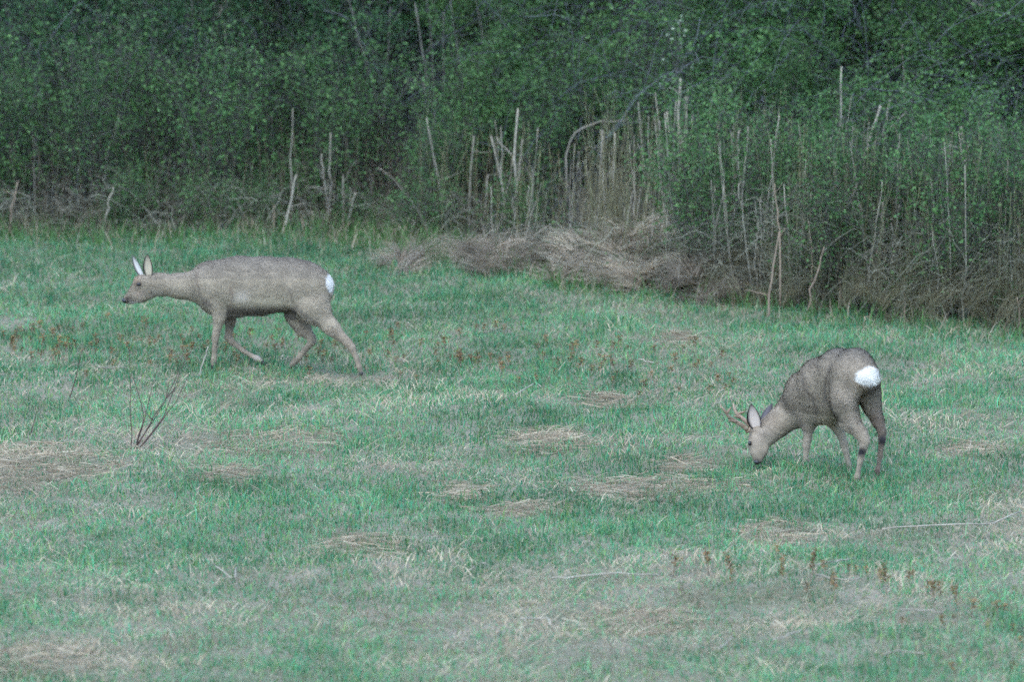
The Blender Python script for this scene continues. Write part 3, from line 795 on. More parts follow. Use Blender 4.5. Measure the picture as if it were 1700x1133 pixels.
rand_stalks(8, 1240, 1700, .1, .8, .2, .55, 2.5, 4.5, 'short rusty stalk before the tangle', 'short rusty stalks on the right', 'stalkred')

# tangle of bramble arcs and dead grass in the thicket
def tangle(n, xr, d, hmax, L, name, label, mats, rad=(.0012, .003), tint=1.0, ramp=False):
    x = rng.uniform(xr[0], xr[1], n); y = edge_y(x) + rng.uniform(d[0], d[1], n) ** 1.0
    lump = fbm(x, y, .8, 61)
    zt = rng.random(n) ** 1.5 * hmax * (.45 + 1.1 * lump)
    if ramp: zt = zt * np.clip((x - xr[0]) / 1.7 + .3, .3, 1)
    a = rng.uniform(0, 6.283, n); LL = rng.uniform(L[0], L[1], n); m = 7; t = np.linspace(-.5, .5, m)[None]
    el = rng.normal(0, .6, n)
    X = x[:, None] + np.cos(a)[:, None] * t * LL[:, None]; Y = y[:, None] + np.sin(a)[:, None] * t * LL[:, None] * .8
    Zg = ground_z(X, Y)
    Z = Zg + zt[:, None] + np.sin(el)[:, None] * t * LL[:, None] + (.25 - t ** 2) * rng.uniform(0, 1.3, n)[:, None] * LL[:, None]
    P = np.stack([X, Y, Z], -1); P[:, 1:-1] += rng.normal(0, .008, (n, m - 2, 3))
    P[..., 2] = np.maximum(P[..., 2], Zg + .003)
    V, F = tubes(P, rng.uniform(rad[0], rad[1], n)[:, None] * np.linspace(1, .5, m)[None], 3)
    put(name, mesh(name, V, F, mats), label=label, cat='undergrowth', kind='stuff')
M['brit'] = material('bramble_cane', (.085, .09, .065), (.21, .21, .155), island=.35)
M['shade_cane'] = material('shaded_cane', (.035, .042, .048), (.085, .092, .095), island=.35)  # darker, bluer copy of the bramble cane; thicket shade put into its colour
tangle(12000, (.7, 4.2), (.1, 2.2), .6, (.08, .38), 'bramble_tangle', 'grey brown tangle of dead canes on the right of the thicket', M['brit'], rad=(.0008, .0022), ramp=True)
tangle(4500, (-4.4, .9), (.1, 2.2), .25, (.08, .35), 'dead_undergrowth', 'low grey dead twigs and canes along the left wood edge', M['brit'])
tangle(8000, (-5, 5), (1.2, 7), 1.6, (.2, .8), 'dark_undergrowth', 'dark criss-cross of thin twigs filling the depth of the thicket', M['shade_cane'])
V, F, c = tufts(420, 32, 2.4, float(edge_y(2.4)) + .75, 1.85, .9, .25, .15, .5, w=.004, tint=np.array([.44, .50, .44]), edge=True, th0=.2, th1=1.7, aspread=2)
put('dead_leaf_layer', mesh('dead_leaf_layer', V, F, M['blade'], tint=c), loc=(2.4, float(edge_y(2.4)) + .75, float(ground_z(2.4, edge_y(2.4) + .75))), label='grey brown dead grass layer under the right tangle', cat='undergrowth', kind='stuff')
V, F, c = tufts(170, 26, -2.2, 56.0, 2.6, .8, .04, .1, .34, w=.004, tint=np.array([.36, .41, .36]), th0=.2, th1=1.7, aspread=2)
put('dead_leaf_layer', mesh('dead_leaf_layer', V, F, M['blade'], tint=c), loc=(-2.2, 56.0, float(ground_z(-2.2, 56.0))), label='dull dead grass layer under the left thicket edge', cat='undergrowth', kind='stuff')

# upright dead stems too thin and many to count
def reeds(n, xr, d, h0, h1, name, label, tint):
    x = rng.uniform(xr[0], xr[1], n); y = edge_y(x) + rng.uniform(d[0], d[1], n)
    cl = fbm(x, y, .5, 66); k = rng.random(n) < (cl - .25) * 2.2; x, y = x[k], y[k]; n = len(x)
    h = rng.uniform(h0, h1, n); m = 6; t = np.linspace(0, 1, m)[None]; a = rng.uniform(0, 6.28, n); ln = np.abs(rng.normal(0, .14, n)) * h
    P = np.stack([x[:, None] + np.cos(a)[:, None] * ln[:, None] * t ** 1.4, y[:, None] + np.sin(a)[:, None] * ln[:, None] * t ** 1.4, ground_z(x, y)[:, None] - .02 + h[:, None] * t], -1)
    P[:, 1:] += np.cumsum(rng.normal(0, .006, (n, m - 1, 3)), 1)
    V, F = tubes(P, rng.uniform(.0012, .0028, n)[:, None] * np.linspace(1, .5, m)[None], 3)
    c = TANS[rng.integers(0, 5, n)] * rng.uniform(.5, 1.1, (n, 1)) * tint
    put(name, mesh(name, V, F, M['blade'], tint=np.repeat(c, m * 3, 0)), label=label, cat='undergrowth', kind='stuff')
reeds(3600, (.5, 4.2), (.1, 1.9), .35, 1.15, 'dead_stems', 'dense fine straw coloured upright stems on the right of the thicket', np.array([.56, .67, .55]))
reeds(650, (-.6, 1.2), (.2, 1.8), .25, .8, 'dead_stems', 'fine straw coloured upright stems in the middle of the thicket', np.array([.6, .66, .54]))
reeds(1300, (-4.4, -.5), (.1, 2.0), .2, .7, 'dead_stems', 'fine dull upright stems along the left wood edge', .4)

# dark fallen branch in the right tangle
b = base_at(1400, 53.3); W = np.array([at(1385, 332, 53.3), at(1450, 322, 53.3), at(1520, 312, 53.35), at(1590, 316, 53.4), at(1665, 342, 53.5)])
put('fallen_branch', mesh('fallen_branch', *tubes((smooth_line(W, 12) - b + rng.normal(0, .006, (12, 3)))[None], np.linspace(.012, .028, 12)[None], 7), M['darktwig'], smooth=True), label='dark fallen branch lying across the tangle on the right', cat='branch', loc=b)

# sapling with pale leaves
b = base_at(1135, 54.9); e = put('pale_leaved_sapling', None, label='sapling carrying pale whitish young leaves above the bright stalk bundle', cat='sapling', loc=b)
main = np.array([b, at(1128, 260, 54.9), at(1122, 150, 54.9), at(1130, 30, 54.9)]) - b
parts = [tubes(smooth_line(main, 9)[None], np.linspace(.009, .003, 9)[None], 5)]
spots = [(1128, 32), (1136, 52), (1108, 60), (1120, 68), (1132, 72), (1103, 103), (1137, 95), (1100, 128), (1150, 112), (1186, 140), (1158, 160), (1212, 160), (1096, 140), (1180, 158), (1120, 45), (1142, 80)]
for i, (sx, sy) in enumerate(spots):
    q = at(sx, sy, 54.9 + rng.normal(0, .1)) - b
    s0 = smooth_line(main, 20)[min(19, int(np.clip((360 - sy) / 340 * 19 - 2, 3, 19)))]
    parts.append(tubes(smooth_line(np.array([s0, (s0 + q) / 2 + [0, 0, .01], q]), 5)[None], np.linspace(.003, .0015, 5)[None], 3))
    V, F = leaves_at(q + rng.normal(0, .012, (5, 3)), .026)
    put('leaf_cluster', mesh('leaf_cluster', V, F, M['palebud']), parent=e, kind='stuff')
put('stem', mesh('stem', *merge(parts), M['bark']), parent=e)
print('thicket', time.time() - T0)

# ------------------------------------------------------------------ bare twig shrub in the meadow, lone twigs
def z6(x, y): return (x / 1.977, 560 + y / 1.977)
tb = hit(228, 746); e = put('bare_twig_shrub', None, label='leafless dark red twig shrub growing out of the meadow on the left', cat='shrub', loc=tb)
for pts in [[(445, 360), (475, 270), (455, 190), (430, 120)], [(450, 350), (478, 260), (490, 200), (515, 110)],
            [(450, 360), (500, 270), (545, 200), (580, 130), (605, 35)], [(455, 365), (530, 280), (560, 200), (600, 90), (627, 48)],
            [(455, 370), (550, 250), (590, 190), (620, 120)], [(440, 365), (490, 290), (540, 220), (555, 150)], [(428, 378), (430, 300), (428, 200), (424, 40)],
            [(500, 270), (478, 250), (470, 215)], [(545, 200), (568, 180), (590, 140)]]:
    W = np.array([at(*z6(*p), tb[1] + .03 * i) for i, p in enumerate(pts)]) - tb
    if pts[0][1] > 340: W = np.vstack([[W[0, 0], W[0, 1], -.02], W])
    P = smooth_line(W, 10); P[1:-1] += rng.normal(0, .0025, (8, 3))
    put('twig', mesh('twig', *tubes(P[None], np.linspace(.0038, .0015, 10)[None], 5), M['darktwig']), parent=e)
for pts, lab in [([(220, 215), (245, 150), (270, 40)], 'single dark twig standing left of the bare twig shrub'),
                 ([(95, 325), (120, 250)], 'short dark twig at the far left, below the single taller one')]:
    pp = [z6(*p) for p in pts]; b = hit(*pp[0])
    W = np.array([at(*p, b[1]) for p in pp]) - b; W[0, 2] = -.02
    put('dark_twig', mesh('dark_twig', *tubes(smooth_line(W, 8)[None], np.linspace(.004, .002, 8)[None], 5), M['darktwig']), label=lab, cat='twig', loc=b)

# lying straws
def z8(x, y): return (1100 + x / 2.833, 780 + y / 2.833)
def z7(x, y): return (600 + x / 1.977, 560 + y / 1.977)
STRAWS = [([z8(1030, 315), z8(1200, 295), z8(1400, 290), z8(1540, 285), z8(1690, 225)], 'long pale stalk lying below the buck towards the right edge'),
          ([z8(690, 490), z8(800, 465), z8(905, 450)], 'arched pale straw among the brown dock stems'),
          ([z8(720, 530), z8(870, 555), z8(930, 545)], 'straight straw lying just under the arched one'),
          ([z8(1110, 690), z8(1200, 695), z8(1310, 705)], 'thick fallen stalk near the lower right dock stems'),
          ([z8(520, 840), z8(650, 790)], 'slanting straw near the bottom right of centre'),
          ([z8(260, 880), z8(330, 825)], 'short slanting straw near the bottom, left of the other slanting one'),
          ([z8(1040, 905), z8(1110, 890), z8(1230, 900)], 'pale straw lying near the bottom right'),
          ([z7(620, 815), z7(700, 812), z7(840, 800), z7(980, 805)], 'long straw lying left of the dark green clump'),
          ([z7(520, 950), z7(610, 945), z7(622, 970)], 'hooked straw near the bottom centre'),
          ([z7(500, 210), z7(570, 170), z7(590, 182)], 'bent straw standing above the bright tan mat'),
          ([z7(350, 790), z7(410, 760)], 'short pale straw left of the meadow centre'),
          ([z6(1000, 150), z6(1040, 200), z6(1080, 235)], 'green tinged straw right of the walking doe'),
          ([z6(650, 150), z6(675, 80), z6(682, 50)], 'upright pale straw below the head end of the doe'),
          ([z6(850, 740), z6(855, 790)], 'short upright straw in the lower left meadow'),
          ([z6(700, 770), z6(770, 820), z6(775, 780)], 'bent straw pair in the lower left meadow'),
          ([z6(320, 120), z6(420, 118)], 'straw lying behind the bare twig shrub'),
          ([(1085, 612), (1060, 606)], 'pale bit of straw right of the centre'), ]
for pts, lab in STRAWS:
    pp = pts; b = hit(*pp[0])
    W = []
    for i, p in enumerate(pp):
        h_ = hit(*p)
        if abs(pp[0][1] - pp[-1][1]) > 25 and abs(pp[0][0] - pp[-1][0]) < 60 and i: h_ = at(*p, b[1])
        W.append(h_ + [0, 0, .035])
    W = np.array(W) - b
    P = smooth_line(W, 10)
    P[1:-1] += rng.normal(0, .003, (8, 3))
    put('fallen_straw', mesh('fallen_straw', *tubes(P[None], np.full((1, 10), .0042), 4), M['stalk']), label=lab, cat='straw', group='single straws in the meadow', loc=b)

# ------------------------------------------------------------------ brown dock stems
def dock(h, n):
    P = np.stack([np.linspace(0, rng.normal(0, .02), 6), np.linspace(0, rng.normal(0, .02), 6), np.linspace(-.02, h, 6)], -1)
    st = tubes(P[None], np.linspace(.0028, .0015, 6)[None], 4)
    t = rng.uniform(.3, 1, n) ** .8
    C = np.stack([np.interp(t, np.linspace(0, 1, 6), P[:, 0]), np.interp(t, np.linspace(0, 1, 6), P[:, 1]), t * h], -1) + rng.normal(0, .007, (n, 3))
    lf = leaves_at(C, .016)
    return st, lf
DOCKP = []
for k in range(5):
    st, lf = dock(1.0 * (.10 + .03 * k), 40 + 14 * k)
    DOCKP.append((mesh('stem', *st, M['stalkred']), mesh('seed_head', *lf, M['dock']), .10 + .03 * k))
def put_dock(px, py, hpx, label, group):
    b = hit(px, py); s = 14200 / b[1]; h = hpx / s
    k = int(np.argmin([abs(h - d[2]) for d in DOCKP]))
    e = put('dock_stem', None, label=label, cat='plant', group=group, loc=b)
    e.rotation_euler = (rng.normal(0, .1), rng.normal(0, .1), rng.uniform(0, 6.28)); sc_ = h / DOCKP[k][2]; e.scale = (max(sc_, .7), max(sc_, .7), sc_)
    put('stem', DOCKP[k][0], parent=e); put('seed_head', DOCKP[k][1], parent=e, kind='stuff')
LR = [(50, 500, 100), (215, 500, 120), (345, 560, 180), (560, 570, 170), (535, 420, 70), (695, 550, 180), (680, 600, 70), (810, 630, 150), (765, 500, 80), (880, 500, 60), (905, 500, 50),
      (1020, 560, 90), (1055, 590, 150), (960, 520, 70), (1160, 550, 75), (1235, 600, 80), (1280, 640, 120), (1310, 620, 70), (1395, 680, 140), (1320, 760, 80), (1370, 720, 40),
      (1450, 700, 100), (1575, 700, 90), (1600, 700, 75), (1650, 790, 70), (1120, 750, 60), (1180, 520, 50), (1375, 980, 80), (1640, 980, 80), (1300, 580, 60), (1530, 760, 60), (1690, 840, 60)]
for (x, y, h) in LR:
    put_dock(*z8(x, y), h / 2.833, 'small brown dock stem with seed head in the lower right meadow', 'dock stems in the lower right meadow')
for _ in range(150):
    px = rng.uniform(-10, 1230); c = np.interp(px, [0, 400, 800, 1230], [585, 585, 600, 615])
    put_dock(px, c + rng.normal(0, 24), rng.uniform(12, 27), 'short reddish brown dock shoot in the band crossing the meadow behind the doe', 'dock shoots in the brown band across the meadow')
for _ in range(26):
    put_dock(rng.uniform(20, 360), rng.normal(575, 16), rng.uniform(12, 26), 'reddish brown dock shoot in the grass below the head of the doe', 'dock shoots below the head of the doe')
print('small plants', time.time() - T0)

# ------------------------------------------------------------------ deer
def surface_nets(f, org, h):
    nx, ny, nz = f.shape
    s = f < 0
    # cells with mixed signs
    c = np.zeros((nx - 1, ny - 1, nz - 1), np.int8)
    for dx in (0, 1):
        for dy in (0, 1):
            for dz in (0, 1):
                c += s[dx:nx - 1 + dx, dy:ny - 1 + dy, dz:nz - 1 + dz]
    I, J, K = np.nonzero((c > 0) & (c < 8))
    acc = np.zeros((len(I), 3)); cnt = np.zeros(len(I))
    corners = [(a, b, d) for a in (0, 1) for b in (0, 1) for d in (0, 1)]
    for (a, b, d) in corners:
        for ax in range(3):
            if (a, b, d)[ax] == 1: continue
            e = [a, b, d]; e[ax] = 1
            v0 = f[I + a, J + b, K + d]; v1 = f[I + e[0], J + e[1], K + e[2]]
            mk_ = (v0 < 0) != (v1 < 0)
            t = np.where(mk_, v0 / np.where(mk_, v0 - v1, 1), 0)
            p = np.stack([np.full(len(I), a, float), np.full(len(I), b, float), np.full(len(I), d, float)], -1); p[:, ax] += t
            acc += p * mk_[:, None]; cnt += mk_
    V = (np.stack([I, J, K], -1) + acc / cnt[:, None]) * h + org
    idx = -np.ones(c.shape, np.int64); idx[I, J, K] = np.arange(len(I))
    Fs = []
    for ax in range(3):
        sl0 = [slice(None)] * 3; sl1 = [slice(None)] * 3
        sl0[ax] = slice(0, -1); sl1[ax] = slice(1, None)
        a = s[tuple(sl0)]; b = s[tuple(sl1)]
        E = np.nonzero(a != b); E = [np.asarray(q) for q in E]
        o1, o2 = [(1, 2), (2, 0), (0, 1)][ax]
        ok = (E[o1] > 0) & (E[o2] > 0) & (E[o1] < f.shape[o1] - 1) & (E[o2] < f.shape[o2] - 1)
        E = [q[ok] for q in E]
        inside = a[tuple(E)]
        def cell(da, db):
            q = [e.copy() for e in E]; q[o1] = q[o1] - da; q[o2] = q[o2] - db
            return idx[tuple(q)]
        quad = np.stack([cell(1, 1), cell(0, 1), cell(0, 0), cell(1, 0)], -1)
        quad[~inside] = quad[~inside][:, ::-1]
        Fs.append(quad)
    Fc = np.concatenate(Fs); Fc = Fc[(Fc >= 0).all(1)]
    return V, Fc

def body_sdf(prims, h=.005, lat_dir=(0, 1, 0)):
    L = np.asarray(lat_dir, float); L /= np.linalg.norm(L)
    lo = np.min([np.minimum(a - ra, b - rb) for (a, b, ra, rb, lt, k) in prims], 0) - .06
    hi = np.max([np.maximum(a + ra, b + rb) for (a, b, ra, rb, lt, k) in prims], 0) + .06
    n = np.ceil((hi - lo) / h).astype(int) + 1
    f = np.full(n, 9.0, np.float32)
    ax = [lo[i] + np.arange(n[i]) * h for i in range(3)]
    for (a, b, ra, rb, lt, k) in prims:
        m = k + .02; rmax = max(ra, rb)
        l2 = np.minimum(a, b) - rmax - m; h2 = np.maximum(a, b) + rmax + m
        sl = [slice(max(0, int((l2[i] - lo[i]) / h)), min(n[i], int((h2[i] - lo[i]) / h) + 2)) for i in range(3)]
        X, Y, Z = np.meshgrid(ax[0][sl[0]], ax[1][sl[1]], ax[2][sl[2]], indexing='ij')
        p = np.stack([X, Y, Z], -1) - a
        bb = b - a
        if lt != 1.0:
            g = 1 / lt - 1
            p = p + g * (p @ L)[..., None] * L
            bb = bb + g * (bb @ L) * L
        L2 = bb @ bb + 1e-9
        t = np.clip((p @ bb) / L2, 0, 1)
        q = p - t[..., None] * bb
        d = np.sqrt((q * q).sum(-1)) - (ra + (rb - ra) * t)
        if lt != 1.0: d = d * (lt * .5 + .5)
        old = f[tuple(sl)]
        hh = np.clip(.5 + .5 * (old - d) / k, 0, 1)
        f[tuple(sl)] = np.minimum(old * (1 - hh) + d * hh - k * hh * (1 - hh), old)
    return surface_nets(f, lo, h)

def vnormals(V, F):
    n = np.cross(V[F[:, 2]] - V[F[:, 0]], V[F[:, 3]] - V[F[:, 1]])
    N = np.zeros_like(V)
    for k in range(4): np.add.at(N, F[:, k], n)
    return N / (np.linalg.norm(N, axis=1, keepdims=True) + 1e-12), np.linalg.norm(n, axis=1)

def relax(V, F, it=2, lam=.5):
    for _ in range(it):
        c = V[F].mean(1); A = np.zeros_like(V); C = np.zeros(len(V))
        for k in range(4): np.add.at(A, F[:, k], c); np.add.at(C, F[:, k], 1)
        V = V * (1 - lam) + lam * A / np.maximum(C, 1)[:, None]
    return V

class Frame:
    """reads sketch points (x, y of an enlarged crop, depth in metres) as points of the animal"""
    def __init__(s, x0, y0, S): s.x0, s.y0, s.S = x0, y0, S
    def P(s, x, y, d=0.0): return np.array([(x - s.x0) / s.S, d, (s.y0 - y) / s.S / .989 - .147 * d])
    def back(s, V): return V[:, 0] * s.S + s.x0, s.y0 - (V[:, 2] + .147 * V[:, 1]) * .989 * s.S

def chain(fr, pts, lat=1.0, k=.02):
    out = []
    for i in range(len(pts) - 1):
        (x0, y0, r0, d0), (x1, y1, r1, d1) = pts[i], pts[i + 1]
        out.append((fr.P(x0, y0, d0), fr.P(x1, y1, d1), r0 / fr.S, r1 / fr.S, lat, k))
    return out

def fur(name, V, F, col, N, flow, n, ln, parent, avoid=None):
    _, area = vnormals(V, F)
    fi = rng.choice(len(F), n, p=area / area.sum())
    w = rng.dirichlet((1, 1, 1, 1), n)
    Pp = (V[F[fi]] * w[:, :, None]).sum(1); Nn = N[F[fi, 0]]; cc = col[F[fi, 0]]
    fl = flow(Pp) + rng.normal(0, .28, (n, 3))
    D = fl - (fl * Nn).sum(1, keepdims=True) * Nn * .8 + Nn * .35
    D /= np.linalg.norm(D, axis=1, keepdims=True)
    thick = np.interp(Pp[:, 2], [.1, .35], [.35, 1.0])
    L = ln * rng.uniform(.6, 1.25, n) * thick
    side = np.cross(D, Nn); side /= np.linalg.norm(side, axis=1, keepdims=True) + 1e-9
    A = np.stack([Pp - Nn * .001, Pp + D * L[:, None] * .55, Pp + D * L[:, None] - Nn * .0015], 1)
    Vr, Fr, k = ribbons(A, np.full(n, .0024), side)
    put('fur', mesh('fur', Vr, Fr, M['fur'], tint=np.repeat(cc * rng.uniform(.92, 1.08, (n, 1)), k, 0)), parent=parent, kind='stuff')

def ear(base, tip, width, open_dir, cup=.5, inner=(.36, .31, .25), rim=(.03, .028, .026), outer=(.15, .13, .11)):
    base = np.asarray(base); tip = np.asarray(tip); A = tip - base; L = np.linalg.norm(A); A /= L
    O = np.asarray(open_dir, float); O -= (O @ A) * A; O /= np.linalg.norm(O); S = np.cross(A, O)
    nu, nv = 15, 11; V = []; C = []
    prof = lambda u: (np.sin(np.pi * np.clip(.10 + .90 * u, 0, 1) ** .8) ** .75)
    for layer in (0, 1):
        for i in range(nu):
            u = i / (nu - 1)
            w = width * .5 * max(prof(u), .03 if u > .5 else .35)
            for j in range(nv):
                v = -1 + 2 * j / (nv - 1)
                p = base + A * L * u + S * w * np.sin(v * 1.35) / .975 + O * (w * cup * 1.3 * (1 - math.cos(v * 1.35)) - .003 * layer)
                V.append(p)
                e = min(1, max(np.clip((abs(v) - .5) / .2, 0, 1), (u ** 4)))
                c = np.array(inner if layer == 0 else outer) * (1 - e) + np.array(rim) * e
                C.append(c)
    V = np.array(V); C = np.array(C); n = nu * nv
    i = (np.arange(nu - 1)[:, None] * nv + np.arange(nv - 1)[None]).ravel()
    q0 = np.stack([i, i + 1, i + nv + 1, i + nv], -1); q1 = q0[:, ::-1] + n
    r = [np.array([[a, a + nv, a + nv + n, a + n]]) for a in (np.arange(nu - 1) * nv)] + [np.array([[a + n, a + nv + n, a + nv, a]]) for a in (np.arange(nu - 1) * nv + nv - 1)]
    t_ = (nu - 1) * nv + np.arange(nv - 1); r.append(np.stack([t_, t_ + 1, t_ + 1 + n, t_ + n], -1))
    return mesh('ear', V, [q0, q1] + r, M['earskin'], tint=C, smooth=True)

def ball(name, c, r, mat, squash=(1, 1, 1), parent=None):
    nu, nv = 12, 8
    V = [];
    for i in range(1, nv):
        th = math.pi * i / nv
        for j in range(nu):
            ph = 2 * math.pi * j / nu
            V.append([math.sin(th) * math.cos(ph), math.sin(th) * math.sin(ph), math.cos(th)])
    V += [[0, 0, 1], [0, 0, -1]]
    V = np.array(V) * r * np.array(squash) + c
    q = []; tr = []
    for i in range(nv - 2):
        for j in range(nu): q.append([i * nu + j, (i + 1) * nu + j, (i + 1) * nu + (j + 1) % nu, i * nu + (j + 1) % nu])
    top = (nv - 1) * nu
    for j in range(nu): tr.append([top, j, (j + 1) % nu]); tr.append([top + 1, (nv - 2) * nu + (j + 1) % nu, (nv - 2) * nu + j])
    return put(name, mesh(name, V, [np.array(q), np.array(tr)], mat, smooth=True), parent=parent)

def hoof(p_top, p_tip, r, side, parent):
    """two pointed toes"""
    parts = []
    A = np.asarray(p_tip) - np.asarray(p_top); S = np.asarray(side, float); S /= np.linalg.norm(S)
    for sg in (-1, 1):
        P = np.array([p_top + S * sg * r * .45, p_top + A * .55 + S * sg * r * .6, p_tip + S * sg * r * .45, p_tip + A * .12 + S * sg * r * .3])
        parts.append(tubes(P[None], np.array([[r * .62, r * .66, r * .45, r * .1]]), 7))
    return put('hoof', mesh('hoof', *merge(parts), M['hoof'], smooth=True), parent=parent)

def mottled(V, seed):
    u = V[:, 0] + .5 * V[:, 1] + 50; w = V[:, 2] + 50
    return (vnoise(u, w, .09, seed) - .5) * .26 + (vnoise(u, w * 1.4, .035, seed + 2) - .5) * .26 + (vnoise(u * .6, w, .012, seed + 1) - .5) * .22

def gauss(x, y, a, b, w, h): return np.exp(-(((x - a) / w) ** 2 + ((y - b) / h) ** 2))
def lerp(c, t, k): t = np.clip(t, 0, 1)[:, None]; return c * (1 - t) + np.array(k) * t

# --- doe, walking to the left
D = Frame(700, 805, 1097)
yaw = lambda x: -(x - 700) / 1097 * .30
def dd(x, s=0.0): return yaw(x) - s          # s: metres towards the camera side
def C(pts, lat=1.0, k=.02, s=0.0):           # chain with depth from the body line
    return chain(D, [(p[0], p[1], p[2], dd(p[0], p[3] if len(p) > 3 else s)) for p in pts], lat, k)
pr = []
pr += C([(690, 285, 150), (840, 272, 176), (1010, 272, 172), (1160, 270, 163), (1280, 283, 150)], .80, .03)
pr += C([(1280, 283, 150), (1345, 290, 100)], .85, .04)
pr += C([(670, 395, 66), (800, 400, 66), (960, 385, 66), (1120, 370, 62)], .9, .05)
pr += C([(640, 215, 86), (700, 230, 100)], .6, .05)
pr += C([(660, 290, 116), (560, 284, 87), (450, 281, 71), (320, 272, 64), (265, 262, 57)], .66, .04)
pr += C([(245, 262, 56), (205, 262, 50)], .80, .02)
pr += C([(205, 268, 46), (165, 318, 37), (118, 362, 25)], .78, .02)
pr += C([(250, 318, 50), (200, 345, 38), (140, 376, 20)], .68, .02)
pr += C([(118, 362, 25), (104, 372, 21)], .9, .01)
# near shoulder and foreleg
pr += C([(665, 270, 92, .045), (715, 390, 66, .06)], .55, .05)
pr += C([(718, 400, 54, .06), (718, 480, 35, .065), (694, 592, 23, .065)], .9, .03)
pr += C([(694, 592, 23, .065), (688, 625, 20, .065), (682, 735, 14.5, .065), (679, 760, 17, .065), (674, 792, 14, .065)], 1, .012)
# far shoulder and lifted foreleg
pr += C([(700, 290, 85, -.045), (760, 420, 58, -.06)], .55, .05)
pr += C([(762, 420, 46, -.06), (782, 505, 29, -.06), (768, 612, 22, -.06)], .9, .03)
pr += C([(768, 612, 22, -.06), (790, 640, 20, -.06), (870, 703, 14.5, -.06), (945, 745, 14.5, -.06), (962, 752, 17, -.06), (985, 772, 13, -.06)], 1, .012)
# near hind leg, stretched back
pr += C([(1300, 320, 118, .05), (1320, 400, 95, .06)], .6, .05)
pr += C([(1250, 400, 60, .05), (1330, 430, 84, .07), (1440, 548, 43, .07), (1550, 652, 27, .07)], .7, .04)
pr += C([(1550, 652, 27, .07), (1572, 680, 24, .07), (1600, 745, 16, .07), (1620, 805, 16, .07), (1630, 835, 14, .07)], 1, .012)
# far hind leg, under the body
pr += C([(1255, 360, 95, -.05), (1212, 470, 62, -.06), (1250, 550, 42, -.06), (1308, 615, 27, -.06)], .7, .04)
pr += C([(1308, 615, 27, -.06), (1312, 640, 24, -.06), (1228, 745, 17, -.06), (1150, 822, 16, -.06), (1132, 842, 14, -.06)], 1, .012)
# short tail root
pr += C([(1385, 225, 34), (1425, 265, 20)], .8, .02)
V, Fq = body_sdf(pr, .005); V = relax(V, Fq, 2, .6); Nn, _ = vnormals(V, Fq)
x, y = D.back(V)
base = np.array([.245, .206, .150]); c = np.tile(base, (len(V), 1))
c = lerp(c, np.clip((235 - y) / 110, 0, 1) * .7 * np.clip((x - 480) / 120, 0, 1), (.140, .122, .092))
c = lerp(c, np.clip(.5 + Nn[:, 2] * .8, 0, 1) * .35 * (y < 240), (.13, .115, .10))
def line(x, y, pts, w):
    pts = np.array(pts, float); best = np.full(len(x), 1e9)
    for (a, b_) in zip(pts[:-1], pts[1:]):
        ab = b_ - a; t_ = np.clip(((x - a[0]) * ab[0] + (y - a[1]) * ab[1]) / (ab @ ab), 0, 1)
        best = np.minimum(best, np.hypot(x - a[0] - t_ * ab[0], y - a[1] - t_ * ab[1]))
    return np.exp(-(best / w) ** 2)
nearside = V[:, 1] < yaw(x) - .02
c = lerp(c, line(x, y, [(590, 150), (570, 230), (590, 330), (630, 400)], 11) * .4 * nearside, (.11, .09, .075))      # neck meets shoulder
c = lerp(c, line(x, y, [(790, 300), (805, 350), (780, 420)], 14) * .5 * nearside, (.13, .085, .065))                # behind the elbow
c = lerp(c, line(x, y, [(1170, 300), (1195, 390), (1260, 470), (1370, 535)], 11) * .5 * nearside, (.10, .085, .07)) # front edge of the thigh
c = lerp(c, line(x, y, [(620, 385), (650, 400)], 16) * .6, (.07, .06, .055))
c = lerp(c, np.clip((y - 412) / 22, 0, 1) * (y < 500) * (x > 760) * (x < 1215) * .8, (.085, .070, .058))              # belly shade painted into the coat
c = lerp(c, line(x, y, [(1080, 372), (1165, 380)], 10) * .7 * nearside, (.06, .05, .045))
c = lerp(c, gauss(x, y, 1000, 385, 190, 30) * .85 * nearside, (.52, .44, .32))           # paler flank and belly line
c = lerp(c, gauss(x, y, 865, 355, 48, 42) * .8 * nearside, (.46, .40, .33))
c = lerp(c, gauss(x, y, 300, 345, 40, 30) * .5, (.34, .31, .27))                # throat
c = lerp(c, gauss(x, y, 190, 330, 50, 40) * .4, (.25, .19, .15))
c = lerp(c, gauss(x, y, 112, 365, 24, 22) * .95, (.045, .035, .03))
c = lerp(c, gauss(x, y, 165, 225, 30, 40) * .5, (.27, .17, .11))
c = lerp(c, (V[:, 1] > yaw(x) + .02) * (y > 440) * np.clip((640 - y) / 160, 0, 1) * .7, (.10, .075, .06))  # shade on the upper far legs, put into their coat colour
c = lerp(c, gauss(x, y, 158, 388, 34, 10) * .8, (.46, .43, .40))
c = lerp(c, gauss(x, y, 185, 268, 24, 18) * .85, (.07, .05, .04))              # round the eye
c = lerp(c, (y > 560) * .35, (.20, .155, .115))
c = lerp(c, gauss(x, y, 962, 745, 30, 22) * .6, (.36, .32, .27))                # pale pastern
tail = ((x - 1428) / 25) ** 2 + ((y - 258) / 66) ** 2
c = lerp(c, np.clip((1.15 + (vnoise(x, y, 14, 7) - .5) * .7 - tail) * 2.5, 0, 1) * (x > 1396), (.60, .58, .53))
c = lerp(c, np.clip((x - (1428 + (y - 300) * .10)) / 10, 0, 1) * np.clip(1 - abs(y - 350) / 75, 0, 1) * .6, (.62, .60, .56))
belly_shade = np.clip(-Nn[:, 2] - .35, 0, 1) * (y > 400) * (y < 520)  # downward-facing skin tinted darker to imitate shade below the body
c = lerp(c, belly_shade * .35, (.14, .12, .10))
c = c * (1 + mottled(V, 200))[:, None]
g = hit(180 + 700 / 3.864, 400 + 805 / 3.864)
